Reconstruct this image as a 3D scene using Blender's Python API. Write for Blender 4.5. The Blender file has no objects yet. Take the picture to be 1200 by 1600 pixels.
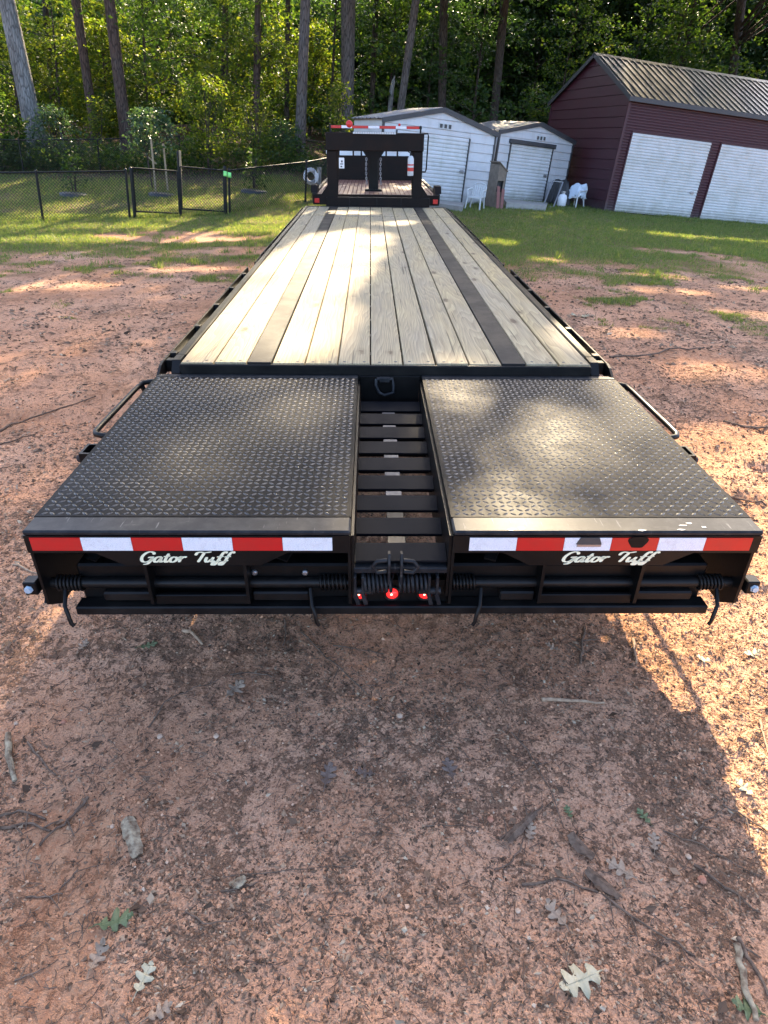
import bpy, bmesh, math, random
import numpy as np
from mathutils import Matrix, Vector, Quaternion
random.seed(7)
SC = bpy.context.scene
COL = SC.collection
PI = math.pi
R = math.radians

# ------------------------------------------------------------------ camera
CAM_RIGHT = Vector((0.99545681, -0.01876892, 0.09334596))
CAM_UP = Vector((-0.0724572, 0.48670449, 0.87055654))
CAM_FWD = Vector((0.0617713, 0.87336502, -0.48313336))
CAM_LOC = Vector((-0.18969, -1.90977, 1.9326))
cd = bpy.data.cameras.new('camera')
cam = bpy.data.objects.new('camera', cd)
COL.objects.link(cam)
cd.sensor_width = 36.0
cd.lens = 22.5
cd.clip_start = 0.05
cd.clip_end = 2000
cam.matrix_world = Matrix(((CAM_RIGHT.x, CAM_UP.x, -CAM_FWD.x, CAM_LOC.x),
                           (CAM_RIGHT.y, CAM_UP.y, -CAM_FWD.y, CAM_LOC.y),
                           (CAM_RIGHT.z, CAM_UP.z, -CAM_FWD.z, CAM_LOC.z), (0, 0, 0, 1)))
SC.camera = cam

# ------------------------------------------------------------------ daylight
SUN_EL, SUN_AZ = 32.5, 8.0          # azimuth measured from +Y towards +X
SKY_STRENGTH, SUN_STRENGTH, EXPOSURE = 0.15, 3.9, 2.55
W = bpy.data.worlds.new('World')
SC.world = W
W.use_nodes = True
wn = W.node_tree.nodes
wl = W.node_tree.links
bg = wn.get('Background') or wn.new('ShaderNodeBackground')
wo = wn.get('World Output') or wn.new('ShaderNodeOutputWorld')
sky = wn.new('ShaderNodeTexSky')
sky.sky_type = 'NISHITA'
sky.sun_disc = False
sky.sun_elevation = R(SUN_EL)
sky.sun_rotation = R(SUN_AZ)
sky.air_density = 0.6
sky.dust_density = 2.4
sky.ozone_density = 0.2
wl.new(sky.outputs[0], bg.inputs[0])
bg.inputs[1].default_value = SKY_STRENGTH
wl.new(bg.outputs[0], wo.inputs[0])
sl = bpy.data.lights.new('sun', 'SUN')
sl.energy = SUN_STRENGTH
sl.angle = R(0.53)
sl.color = (1.0, 0.80, 0.52)
sun = bpy.data.objects.new('sun', sl)
COL.objects.link(sun)
SUN_DIR = Vector((math.sin(R(SUN_AZ)) * math.cos(R(SUN_EL)), math.cos(R(SUN_AZ)) * math.cos(R(SUN_EL)), math.sin(R(SUN_EL))))
sun.rotation_euler = SUN_DIR.to_track_quat('Z', 'Y').to_euler()
sun.location = (5, 40, 40)
SC.view_settings.view_transform = 'Standard'
SC.view_settings.look = 'None'
SC.view_settings.gamma = 1.0
SC.view_settings.use_curve_mapping = False
SC.view_settings.exposure = EXPOSURE
SC.render.engine = 'CYCLES'
SC.cycles.max_bounces = 6
SC.cycles.diffuse_bounces = 3
SC.cycles.glossy_bounces = 3
SC.cycles.transmission_bounces = 3
SC.cycles.transparent_max_bounces = 6
SC.cycles.sample_clamp_indirect = 6.0
SC.cycles.use_denoising = True

# ------------------------------------------------------------------ noise and terrain
def _hash(ix, iy, seed):
    h = (ix.astype(np.int64) * 374761393 + iy.astype(np.int64) * 668265263 + seed * 1274126177) & 0x7fffffff
    h = ((h ^ (h >> 13)) * 1274126177) & 0x7fffffff
    return ((h ^ (h >> 16)) & 0xffff) / 65535.0

def vnoise(x, y, seed=0):
    x = np.asarray(x, float); y = np.asarray(y, float)
    ix = np.floor(x); iy = np.floor(y)
    fx = x - ix; fy = y - iy
    fx = fx * fx * (3 - 2 * fx); fy = fy * fy * (3 - 2 * fy)
    a = _hash(ix, iy, seed); b = _hash(ix + 1, iy, seed)
    c = _hash(ix, iy + 1, seed); d = _hash(ix + 1, iy + 1, seed)
    return (a * (1 - fx) + b * fx) * (1 - fy) + (c * (1 - fx) + d * fx) * fy

def fbm(x, y, o=4, seed=0):
    s = 0.0; a = 0.5; t = 0.0
    for i in range(o):
        s = s + a * vnoise(x, y, seed + i * 17); t += a; a *= 0.5
        x = np.asarray(x) * 2.03 + 3.1; y = np.asarray(y) * 2.03 - 1.7
    return s / t - 0.5

def smooth(a, b, x):
    t = np.clip((np.asarray(x, float) - a) / (b - a), 0, 1)
    return t * t * (3 - 2 * t)

def terrain(x, y):
    x = np.asarray(x, float); y = np.asarray(y, float)
    xl = np.maximum(x, -45.0)
    S = np.where(x > 0, 0.30 * np.tanh(0.0818 * x / 0.30), 0.0818 * xl)
    z = S + 0.029 * np.minimum(y, 80)
    fx = 1 - smooth(-3.5, 0.5, x)
    z = z + fx * 0.088 * np.clip(y - 17.0, 0, 25)
    z = z + (1 - fx) * 0.09 * np.clip(y - 29.0, 0, 25)
    z = z + 0.05 * fbm(x * 0.35, y * 0.35, 3, 5) * smooth(3, 9, np.hypot(x, y))
    return z

def tz(x, y):
    return float(terrain(x, y))

def ray(px, py):
    d = CAM_RIGHT * ((px - 600) / 1000.0) - CAM_UP * ((py - 800) / 1000.0) + CAM_FWD
    return d

_T = np.concatenate([np.linspace(0.6, 12, 4000), np.linspace(12, 90, 4000)])
def at(px, py):
    """the point of the ground that the photograph shows at this pixel"""
    d = ray(px, py)
    X = CAM_LOC.x + _T * d.x; Y = CAM_LOC.y + _T * d.y; Z = CAM_LOC.z + _T * d.z
    g = terrain(X, Y)
    i = int(np.argmax(Z < g))
    return Vector((X[i], Y[i], g[i]))

def at_depth(px, py, zc):
    return CAM_LOC + ray(px, py) * zc

# the trailer stands on sloping ground: its own axes, x right, y forward, z up, origin on the rear edge of its ramps
TM = Matrix(((0.99667363, -0.00235483, -0.08146249, 0), (0, 0.99958246, -0.02889489, 0),
             (0.08149652, 0.02879877, 0.99625747, 0.8030), (0, 0, 0, 1)))

# ------------------------------------------------------------------ mesh helpers
class MB:
    def __init__(s): s.v = []; s.f = []; s.m = []; s.mi = 0; s.sm = []
    def add(s, vs, fs, smooth=False):
        o = len(s.v)
        s.v += [tuple(v) for v in vs]
        for f in fs:
            s.f.append(tuple(i + o for i in f)); s.m.append(s.mi); s.sm.append(smooth)
        return s
    def box(s, x0, x1, y0, y1, z0, z1, b=0.0):
        if x0 > x1: x0, x1 = x1, x0
        if y0 > y1: y0, y1 = y1, y0
        if z0 > z1: z0, z1 = z1, z0
        b = min(b, (x1 - x0) * .45, (y1 - y0) * .45, (z1 - z0) * .45)
        if b <= 0:
            return s.add([(x0, y0, z0), (x1, y0, z0), (x1, y1, z0), (x0, y1, z0), (x0, y0, z1), (x1, y0, z1), (x1, y1, z1), (x0, y1, z1)],
                         [(0, 3, 2, 1), (4, 5, 6, 7), (0, 1, 5, 4), (1, 2, 6, 5), (2, 3, 7, 6), (3, 0, 4, 7)])
        vs = []; idx = {}
        for ix in (0, 1):
            for iy in (0, 1):
                for iz in (0, 1):
                    X = (x0, x1)[ix]; Y = (y0, y1)[iy]; Z = (z0, z1)[iz]
                    dx = b if ix == 0 else -b; dy = b if iy == 0 else -b; dz = b if iz == 0 else -b
                    idx[ix, iy, iz] = len(vs)
                    vs += [(X, Y + dy, Z + dz), (X + dx, Y, Z + dz), (X + dx, Y + dy, Z)]
        fs = []
        def q(a, keys): fs.append(tuple(idx[k] + a for k in keys))
        q(0, [(0, 0, 0), (0, 0, 1), (0, 1, 1), (0, 1, 0)]); q(0, [(1, 0, 0), (1, 1, 0), (1, 1, 1), (1, 0, 1)])
        q(1, [(0, 0, 0), (1, 0, 0), (1, 0, 1), (0, 0, 1)]); q(1, [(0, 1, 0), (0, 1, 1), (1, 1, 1), (1, 1, 0)])
        q(2, [(0, 0, 0), (0, 1, 0), (1, 1, 0), (1, 0, 0)]); q(2, [(0, 0, 1), (1, 0, 1), (1, 1, 1), (0, 1, 1)])
        for iz in (0, 1):
            for iy in (0, 1):
                a = idx[0, iy, iz]; c = idx[1, iy, iz]; f = (a + 1, c + 1, c + 2, a + 2)
                fs.append(f if (iy == 0) == (iz == 1) else f[::-1])
            for ix in (0, 1):
                a = idx[ix, 0, iz]; c = idx[ix, 1, iz]; f = (a, a + 2, c + 2, c)
                fs.append(f if (ix == 0) == (iz == 1) else f[::-1])
        for ix in (0, 1):
            for iy in (0, 1):
                a = idx[ix, iy, 0]; c = idx[ix, iy, 1]; f = (a, a + 1, c + 1, c)
                fs.append(f if (ix == 0) == (iy == 0) else f[::-1])
                for iz in (0, 1):
                    a = idx[ix, iy, iz]; f = (a, a + 1, a + 2)
                    fs.append(f[::-1] if (ix + iy + iz) % 2 == 0 else f)
        return s.add(vs, fs)
    def cbox(s, c, d, b=0.0):
        return s.box(c[0] - d[0] / 2, c[0] + d[0] / 2, c[1] - d[1] / 2, c[1] + d[1] / 2, c[2] - d[2] / 2, c[2] + d[2] / 2, b)
    def tube(s, pts, r, n=8, cap=True, smooth=True):
        pts = [Vector(p) for p in pts]
        rs = r if isinstance(r, (list, tuple)) else [r] * len(pts)
        rings = []; prev = None; vs = []; fs = []
        for i, p in enumerate(pts):
            t = (pts[min(i + 1, len(pts) - 1)] - pts[max(i - 1, 0)])
            if t.length < 1e-9: t = Vector((0, 0, 1))
            t.normalize()
            if prev is None:
                a = Vector((0, 0, 1)) if abs(t.z) < .9 else Vector((1, 0, 0))
                u = t.cross(a).normalized()
            else:
                u = (prev - t * prev.dot(t))
                u = u.normalized() if u.length > 1e-6 else t.orthogonal().normalized()
            prev = u; w = t.cross(u)
            for k in range(n):
                an = 2 * PI * k / n
                vs.append(p + (u * math.cos(an) + w * math.sin(an)) * rs[i])
        for i in range(len(pts) - 1):
            for k in range(n):
                fs.append((i * n + k, i * n + (k + 1) % n, (i + 1) * n + (k + 1) % n, (i + 1) * n + k))
        s.add(vs, fs, smooth)
        if cap:
            m = len(pts) - 1
            s.add(vs[:n], [tuple(range(n))[::-1]]); s.add(vs[m * n:], [tuple(range(n))])
        return s
    def bar(s, p, q, wx, wy, up=(0, 0, 1)):
        """square bar from p to q"""
        p = Vector(p); q = Vector(q); t = (q - p).normalized(); a = Vector(up)
        if abs(t.dot(a)) > .98: a = Vector((0, 1, 0))
        u = t.cross(a).normalized() * wx / 2; w = u.cross(t).normalized() * wy / 2
        vs = [p - u - w, p + u - w, p + u + w, p - u + w, q - u - w, q + u - w, q + u + w, q - u + w]
        return s.add(vs, [(0, 3, 2, 1), (4, 5, 6, 7), (0, 1, 5, 4), (1, 2, 6, 5), (2, 3, 7, 6), (3, 0, 4, 7)])
    def prism(s, poly, axis, a0, a1):
        """poly: 2-D outline; axis 0: (y,z) run along x; 1: (x,z) along y; 2: (x,y) along z"""
        def P(p, a): return ((a, p[0], p[1]), (p[0], a, p[1]), (p[0], p[1], a))[axis]
        n = len(poly)
        vs = [P(p, a0) for p in poly] + [P(p, a1) for p in poly]
        fs = [tuple(range(n))[::-1], tuple(range(n, 2 * n))] + [(i, (i + 1) % n, n + (i + 1) % n, n + i) for i in range(n)]
        return s.add(vs, fs)
    def lathe(s, prof, c, axis, n=20, smooth=True):
        """prof: (distance along axis, radius) list"""
        c = Vector(c); ax = Vector(axis).normalized(); u = ax.orthogonal().normalized(); w = ax.cross(u)
        vs = []; fs = []
        for (h, r) in prof:
            for k in range(n):
                an = 2 * PI * k / n
                vs.append(c + ax * h + (u * math.cos(an) + w * math.sin(an)) * max(r, 1e-4))
        for i in range(len(prof) - 1):
            for k in range(n):
                fs.append((i * n + k, i * n + (k + 1) % n, (i + 1) * n + (k + 1) % n, (i + 1) * n + k))
        s.add(vs, fs, smooth)
        m = len(prof) - 1
        s.add(vs[:n], [tuple(range(n))[::-1]]); s.add(vs[m * n:], [tuple(range(n))])
        return s
    def build(s, name, mats, parent=None, mw=None, recalc=True):
        me = bpy.data.meshes.new(name)
        me.from_pydata(s.v, [], s.f)
        if not isinstance(mats, (list, tuple)): mats = [mats]
        for m in mats: me.materials.append(m)
        if len(mats) > 1: me.polygons.foreach_set('material_index', s.m)
        me.polygons.foreach_set('use_smooth', s.sm)
        if recalc:
            bm = bmesh.new(); bm.from_mesh(me)
            bmesh.ops.recalc_face_normals(bm, faces=bm.faces)
            bm.to_mesh(me); bm.free()
        return link(name, me, parent, mw)

def link(name, me, parent=None, mw=None):
    o = bpy.data.objects.new(name, me)
    COL.objects.link(o)
    if parent is not None: o.parent = parent
    if mw is not None: o.matrix_local = mw
    return o

def tag(o, label, cat, group=None, kind=None):
    if label: o['label'] = label
    if cat: o['category'] = cat
    if group: o['group'] = group
    if kind: o['kind'] = kind
    return o

def thing(name, label, cat, mw=None, group=None):
    o = bpy.data.objects.new(name, None)
    o.empty_display_size = .2
    COL.objects.link(o)
    if mw is not None: o.matrix_world = mw
    return tag(o, label, cat, group)

def copy_tree(o, parent=None):
    c = o.copy()
    COL.objects.link(c)
    if parent is not None: c.parent = parent
    for ch in list(o.children): copy_tree(ch, c)
    return c

def place(x, y, rz=0.0, z=None, s=1.0):
    return Matrix.Translation((x, y, tz(x, y) if z is None else z)) @ Matrix.Rotation(rz, 4, 'Z') @ Matrix.Scale(s, 4)

def fast_mesh(name, V, F, mat, smoothf=False):
    """V (n,3) array, F (m,k) array, all faces alike"""
    V = np.ascontiguousarray(V, np.float32); F = np.ascontiguousarray(F, np.int32)
    me = bpy.data.meshes.new(name)
    m, k = F.shape
    me.vertices.add(len(V)); me.vertices.foreach_set('co', V.ravel())
    me.loops.add(m * k); me.loops.foreach_set('vertex_index', F.ravel())
    me.polygons.add(m)
    me.polygons.foreach_set('loop_start', np.arange(0, m * k, k, dtype=np.int32))
    me.polygons.foreach_set('loop_total', np.full(m, k, np.int32))
    me.polygons.foreach_set('use_smooth', np.full(m, smoothf, bool))
    me.materials.append(mat)
    me.update(calc_edges=True)
    return me

# ------------------------------------------------------------------ materials
class NT:
    def __init__(s, name):
        s.mat = bpy.data.materials.new(name); s.mat.use_nodes = True
        s.t = s.mat.node_tree; s.n = s.t.nodes; s.l = s.t.links
        s.b = s.n.get('Principled BSDF'); s.out = s.n.get('Material Output')
    def node(s, ty, **kw):
        n = s.n.new(ty)
        for k, v in kw.items(): setattr(n, k, v)
        return n
    def link(s, a, b): s.l.new(a, b)
    def val(s, sock, v):
        if hasattr(v, 'is_linked'): s.l.new(v, sock)
        else: sock.default_value = v
    def noise(s, vec, scale, detail=4, rough=.55, dist=0.0):
        n = s.node('ShaderNodeTexNoise'); n.inputs['Scale'].default_value = scale
        n.inputs['Detail'].default_value = detail; n.inputs['Roughness'].default_value = rough
        n.inputs['Distortion'].default_value = dist
        if vec is not None: s.link(vec, n.inputs['Vector'])
        return n.outputs['Fac']
    def vor(s, vec, scale, feature='F1', out='Distance'):
        n = s.node('ShaderNodeTexVoronoi'); n.feature = feature; n.inputs['Scale'].default_value = scale
        if vec is not None: s.link(vec, n.inputs['Vector'])
        return n.outputs[out]
    def coord(s, kind='Object', scale=(1, 1, 1)):
        c = s.node('ShaderNodeTexCoord'); m = s.node('ShaderNodeMapping')
        m.inputs['Scale'].default_value = scale
        s.link(c.outputs[kind], m.inputs['Vector'])
        return m.outputs['Vector']
    def ramp(s, fac, stops):
        n = s.node('ShaderNodeValToRGB'); e = n.color_ramp.elements
        while len(e) > 1: e.remove(e[-1])
        for i, (p, c) in enumerate(stops):
            c = c if len(c) == 4 else (*c, 1)
            if i == 0: e[0].position = p; e[0].color = c
            else:
                x = e.new(p); x.color = c
        s.link(fac, n.inputs['Fac'])
        return n.outputs['Color']
    def mix(s, fac, a, b, mode='MIX'):
        n = s.node('ShaderNodeMix'); n.data_type = 'RGBA'; n.blend_type = mode
        s.val(n.inputs[0], fac)
        for i, v in ((6, a), (7, b)):
            if hasattr(v, 'is_linked'): s.link(v, n.inputs[i])
            else: n.inputs[i].default_value = (*v, 1) if len(v) == 3 else v
        return n.outputs[2]
    def math(s, op, a, b=0.0, clamp=False):
        n = s.node('ShaderNodeMath'); n.operation = op; n.use_clamp = clamp
        s.val(n.inputs[0], a); s.val(n.inputs[1], b)
        return n.outputs[0]
    def bump(s, h, strength=.3, dist=.01):
        n = s.node('ShaderNodeBump'); n.inputs['Strength'].default_value = strength
        n.inputs['Distance'].default_value = dist
        s.link(h, n.inputs['Height']); s.link(n.outputs[0], s.b.inputs['Normal'])
    def set(s, color=None, rough=None, metal=None, spec=None):
        if color is not None:
            if hasattr(color, 'is_linked'): s.link(color, s.b.inputs['Base Color'])
            else: s.b.inputs['Base Color'].default_value = (*color, 1)
        if rough is not None: s.val(s.b.inputs['Roughness'], rough)
        if metal is not None: s.b.inputs['Metallic'].default_value = metal
        if spec is not None: s.b.inputs['Specular IOR Level'].default_value = spec
        return s.mat

def grimy(name, col, dust, rough=.4, metal=0.0, scale=6.0, amount=.5, bump=.15, spec=.5, fine=60.0):
    """paint or metal with uneven dirt and scratches"""
    m = NT(name); v = m.coord('Object')
    a = m.noise(v, scale, 6, .65); b = m.noise(v, fine, 3, .6)
    f = m.math('MULTIPLY', m.ramp(a, [(.42, (0, 0, 0)), (.72, (1, 1, 1))]), amount)
    f = m.math('ADD', f, m.math('MULTIPLY', m.math('SUBTRACT', b, .5), amount * .5), True)
    c = m.mix(f, col, dust)
    r = m.math('ADD', m.math('MULTIPLY', f, .35), rough, True)
    m.set(c, r, metal, spec)
    m.bump(m.noise(v, fine * 2, 3), bump, .002)
    return m.mat

M = {}
M['black'] = grimy('black_paint', (.004, .004, .0042), (.018, .015, .013), .34, 0, 5, .3, .15, .2)
M['black2'] = grimy('black_paint_worn', (.005, .005, .0052), (.024, .02, .017), .38, 0, 9, .4, .15, .22)
M['rustblack'] = grimy('black_paint_dusty', (.007, .0045, .0035), (.028, .016, .011), .55, 0, 4, .5, .15, .16)
def platemat():
    m = NT('tread_plate_paint'); v = m.coord('Object')
    big = m.noise(v, 2.2, 6, .68, .6); mid = m.noise(v, 9, 5, .7); fine = m.noise(v, 90, 3, .6)
    scr = m.noise(m.coord('Object', (3.5, 90, 1)), 1.6, 3, .6); scr2 = m.noise(m.coord('Object', (80, 4, 1)), 1.4, 3, .6)
    dust = m.ramp(m.math('ADD', m.math('MULTIPLY', big, .7), m.math('MULTIPLY', mid, .3)), [(.46, (0, 0, 0)), (.66, (1, 1, 1))])
    c = m.mix(m.math('MULTIPLY', dust, .4), (.004, .0046, .0058), (.017, .016, .0155))
    sc = m.math('MULTIPLY', m.math('ADD', m.ramp(scr, [(.66, (0, 0, 0)), (.70, (1, 1, 1))]), m.ramp(scr2, [(.68, (0, 0, 0)), (.72, (1, 1, 1))])), .35)
    c = m.mix(sc, c, (.045, .044, .043))
    m.set(c, m.math('ADD', m.math('MULTIPLY', dust, .2), .42, True), 0, .07)
    m.bump(fine, .2, .002)
    return m.mat
M['plate'] = platemat()
def edgemat():
    m = NT('scuffed_edge_paint'); v = m.coord('Object')
    n = m.noise(v, 14, 6, .65)
    s1 = m.noise(m.coord('Object', (60, 5, 5)), 1.3, 3, .6); s2 = m.noise(m.coord('Object', (6, 70, 9)), 1.5, 4, .65)
    c = m.mix(m.math('MULTIPLY', m.ramp(n, [(.45, (0, 0, 0)), (.7, (1, 1, 1))]), .45), (.011, .012, .0145), (.06, .058, .056))
    c = m.mix(m.math('MULTIPLY', m.ramp(s1, [(.64, (0, 0, 0)), (.70, (1, 1, 1))]), .6), c, (.16, .155, .15))
    c = m.mix(m.math('MULTIPLY', m.ramp(s2, [(.66, (0, 0, 0)), (.70, (1, 1, 1))]), .5), c, (.13, .115, .10))
    m.set(c, .45, 0, .22); m.bump(n, .2, .002)
    return m.mat
M['lug'] = grimy('tread_lug_paint', (.011, .0115, .013), (.075, .071, .068), .2, 0.0, 5.0, .6, .1, .6)
M['slat'] = grimy('slat_paint_sky_tint', (.003, .0037, .006), (.008, .008, .009), .5, 0, 6, .4, .15, .10)  # near-black paint with the sky's blue reflection put into the colour
M['edge'] = edgemat()
M['steel'] = grimy('bare_steel', (.35, .35, .36), (.18, .16, .14), .35, .8, 20, .5)
M['bluebolt'] = grimy('zinc_bolt', (.42, .55, .66), (.3, .33, .36), .4, .3, 30, .3)
M['runner'] = grimy('steel_runner_paint', (.006, .006, .006), (.022, .02, .018), .6, 0, 4, .6, .15, .3)
M['bed'] = grimy('red_brown_bed_paint', (.13, .045, .03), (.22, .13, .09), .42, 0, 2.5, .6)
M['rubber'] = grimy('rubber', (.02, .02, .02), (.12, .07, .05), .75, 0, 10, .6)
M['rim'] = grimy('wheel_rim', (.5, .5, .5), (.3, .22, .17), .4, .5, 10, .5)
M['whitepaint'] = grimy('white_car_paint', (.75, .75, .74), (.5, .42, .36), .25, 0, 3, .3)
M['glass'] = NT('dark_glass').set((.02, .025, .03), .05)
M['white_plastic'] = grimy('white_plastic', (.55, .56, .55), (.33, .34, .30), .5, 0, 8, .3)
M['redtape'] = grimy('red_reflective_tape', (.52, .012, .012), (.35, .03, .02), .3, 0, 25, .35)
M['whitetape'] = None
M['cream'] = NT('cream_vinyl').set((.80, .80, .58), .45)
M['cloth'] = grimy('pale_cloth', (.55, .62, .70), (.45, .5, .55), .9, 0, 5, .3)
M['tarp'] = grimy('dark_tarp_and_shade', (.02, .022, .025), (.05, .05, .05), .5, 0, 6, .4)
M['concrete'] = grimy('concrete', (.33, .31, .28), (.2, .18, .15), .85, 0, 5, .6, .4)
M['tab'] = grimy('worn_steel_tab', (.10, .10, .105), (.06, .055, .05), .5, .2, 20, .5)
M['plywood'] = grimy('weathered_plywood', (.20, .155, .115), (.11, .09, .07), .8, 0, 5, .7)
M['redboard'] = grimy('faded_red_boards', (.22, .085, .07), (.14, .09, .08), .8, 0, 6, .7)
M['stake'] = grimy('pale_wood_stake', (.30, .23, .14), (.18, .14, .09), .8, 0, 8, .6)
M['fence'] = grimy('black_vinyl', (.004, .0045, .0045), (.014, .014, .013), .45, 0, 8, .3, .1, .3)
M['cloth_white'] = grimy('white_hose', (.75, .76, .78), (.45, .47, .5), .5, 0, 10, .4)
M['greentag'] = NT('green_tag').set((.25, .75, .2), .5)
M['redplastic'] = NT('red_plastic').set((.55, .02, .015), .3)
M['extred'] = grimy('red_label', (.5, .03, .02), (.3, .05, .04), .4)
M['paper'] = NT('white_document_holder').set((.75, .75, .73), .5)
M['darkgrey'] = NT('dark_print').set((.05, .05, .05), .6)

def tape_white():
    m = NT('white_reflective_tape'); v = m.coord('Object')
    h = m.vor(v, 190, 'DISTANCE_TO_EDGE')
    c = m.ramp(h, [(.0, (.58, .60, .64)), (.12, (.76, .78, .82))])
    g = m.noise(v, 30, 5)
    c = m.mix(m.math('MULTIPLY', m.ramp(g, [(.5, (0, 0, 0)), (.75, (1, 1, 1))]), .35), c, (.4, .37, .34))
    return m.set(c, .35)
M['whitetape'] = tape_white()

def lamp_red():
    m = NT('lit_red_lens')
    m.set((.5, .01, .01), .15)
    lw = m.node('ShaderNodeLayerWeight'); lw.inputs['Blend'].default_value = .35
    m.b.inputs['Emission Color'].default_value = (1, .03, .03, 1)
    m.b.inputs['Emission Strength'].default_value = .28
    return m.mat
M['redlamp'] = lamp_red()
def led_white():
    m = NT('lamp_core'); m.set((.9, .3, .2), .2)
    m.b.inputs['Emission Color'].default_value = (1, .45, .3, 1); m.b.inputs['Emission Strength'].default_value = 1.2
    return m.mat
M['core'] = led_white()

def wood():
    m = NT('weathered_pine_deck')
    tc = m.node('ShaderNodeTexCoord'); oi = m.node('ShaderNodeObjectInfo')
    off = m.node('ShaderNodeVectorMath', operation='SCALE')
    cx = m.node('ShaderNodeCombineXYZ'); m.link(oi.outputs['Random'], cx.inputs[0]); m.link(oi.outputs['Random'], cx.inputs[1]); m.link(oi.outputs['Random'], cx.inputs[2])
    m.link(cx.outputs[0], off.inputs[0]); off.inputs['Scale'].default_value = 57.0
    add = m.node('ShaderNodeVectorMath', operation='ADD'); m.link(tc.outputs['Object'], add.inputs[0]); m.link(off.outputs[0], add.inputs[1])
    def sc(s):
        mp = m.node('ShaderNodeMapping'); mp.inputs['Scale'].default_value = s; m.link(add.outputs[0], mp.inputs['Vector']); return mp.outputs[0]
    # rings: distorted distance from a pith line running along the board, cathedral figure
    warp = m.noise(sc((3, .35, 3)), 1.0, 3, .5)
    sx = m.node('ShaderNodeSeparateXYZ'); m.link(add.outputs[0], sx.inputs[0])
    ringv = m.math('ADD', m.math('MULTIPLY', sx.outputs[0], 9.0), m.math('MULTIPLY', warp, 7.0))
    wav = m.math('FRACT', m.math('MULTIPLY', ringv, 3.2))
    ring = m.ramp(wav, [(0, (.15, .15, .15)), (.55, (.65, .65, .65)), (.93, (1, 1, 1)), (1, (.1, .1, .1))])
    fine = m.noise(sc((160, 3.0, 160)), 1.0, 4, .6)
    blot = m.noise(sc((4, .7, 4)), 1.0, 4, .6)
    base = m.mix(oi.outputs['Random'], (.50, .385, .19), (.42, .35, .215))
    grey = m.mix(m.ramp(blot, [(.35, (0, 0, 0)), (.7, (1, 1, 1))]), base, (.335, .29, .205))
    c = m.mix(m.math('MULTIPLY', m.math('SUBTRACT', 1.0, ring), .52), grey, (.135, .095, .055))
    c = m.mix(m.math('MULTIPLY', m.ramp(fine, [(.3, (1, 1, 1)), (.6, (0, 0, 0))]), .5), c, (.10, .078, .052))
    # checks and cracks
    ck = m.noise(sc((60, .8, 60)), 1.0, 2, .5)
    crack = m.ramp(ck, [(.66, (0, 0, 0)), (.69, (1, 1, 1))])
    c = m.mix(m.math('MULTIPLY', crack, .65), c, (.04, .031, .022))
    # knots
    kv = m.node('ShaderNodeTexVoronoi'); kv.inputs['Scale'].default_value = 1.0; kv.inputs['Randomness'].default_value = 1.0
    m.link(sc((5.0, 1.9, .001)), kv.inputs['Vector'])
    kd = m.math('ADD', kv.outputs['Distance'], m.math('MULTIPLY', m.math('SUBTRACT', m.noise(sc((30, 22, 30)), 1.0, 3), .5), .12))
    kn = m.ramp(kd, [(.0, (1, 1, 1)), (.09, (.95, .95, .95)), (.105, (.4, .4, .4)), (.2, (0, 0, 0))])
    ksel = m.node('ShaderNodeSeparateColor'); m.link(kv.outputs['Color'], ksel.inputs[0])
    ks = m.math('GREATER_THAN', ksel.outputs[0], .35)
    c = m.mix(m.math('MULTIPLY', m.math('MULTIPLY', kn, ks), .8), c, (.07, .04, .02))
    st = m.noise(sc((2.5, .5, 2.5)), 1.0, 5, .7)
    c = m.mix(m.math('MULTIPLY', m.ramp(st, [(.55, (0, 0, 0)), (.75, (1, 1, 1))]), .35), c, (.13, .12, .105))
    m.set(c, .72, 0, .3)
    hh = m.math('SUBTRACT', m.math('ADD', fine, m.math('MULTIPLY', ring, .4)), m.math('MULTIPLY', crack, 1.5))
    m.bump(hh, .35, .004)
    return m.mat
M['wood'] = wood()

def siding(name, col, dirt, rough=.4):
    m = NT(name); v = m.coord('Object'); oi = m.node('ShaderNodeObjectInfo')
    n1 = m.noise(v, 1.6, 5, .65); n2 = m.noise(m.coord('Object', (14, 14, 1.2)), 1.0, 4, .6)
    c = m.mix(m.math('MULTIPLY', m.ramp(n1, [(.45, (0, 0, 0)), (.8, (1, 1, 1))]), .55), col, dirt)
    c = m.mix(m.math('MULTIPLY', m.ramp(n2, [(.55, (0, 0, 0)), (.8, (1, 1, 1))]), .3), c, dirt)
    c = m.mix(m.math('MULTIPLY', oi.outputs['Random'], .12), c, dirt)
    sx = m.node('ShaderNodeSeparateXYZ'); m.link(m.coord('Object'), sx.inputs[0])
    low = m.math('ADD', sx.outputs[2], m.math('MULTIPLY', m.math('SUBTRACT', m.noise(v, 5, 4), .5), .5))
    splash = m.ramp(low, [(.05, (1, 1, 1)), (.40, (0, 0, 0))])
    c = m.mix(m.math('MULTIPLY', splash, .6), c, [x * .5 + .05 for x in dirt])
    m.set(c, rough)
    m.bump(m.noise(v, 7, 2), .15, .02)
    return m.mat
M['white_siding'] = siding('white_siding', (.54, .54, .545), (.33, .315, .28))
M['door_white'] = siding('white_door_paint', (.58, .58, .575), (.30, .30, .23))
M['maroon'] = siding('maroon_siding', (.045, .0055, .0125), (.033, .009, .013), .5)
M['roof'] = grimy('dark_metal_roof', (.105, .104, .102), (.19, .182, .17), .32, .85, 2, .4)
M['roof_grey'] = grimy('grey_metal_roof', (.19, .195, .21), (.30, .285, .26), .32, .6, 2.5, .7)
M['trim'] = grimy('black_trim', (.03, .031, .034), (.09, .085, .08), .45)

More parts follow.
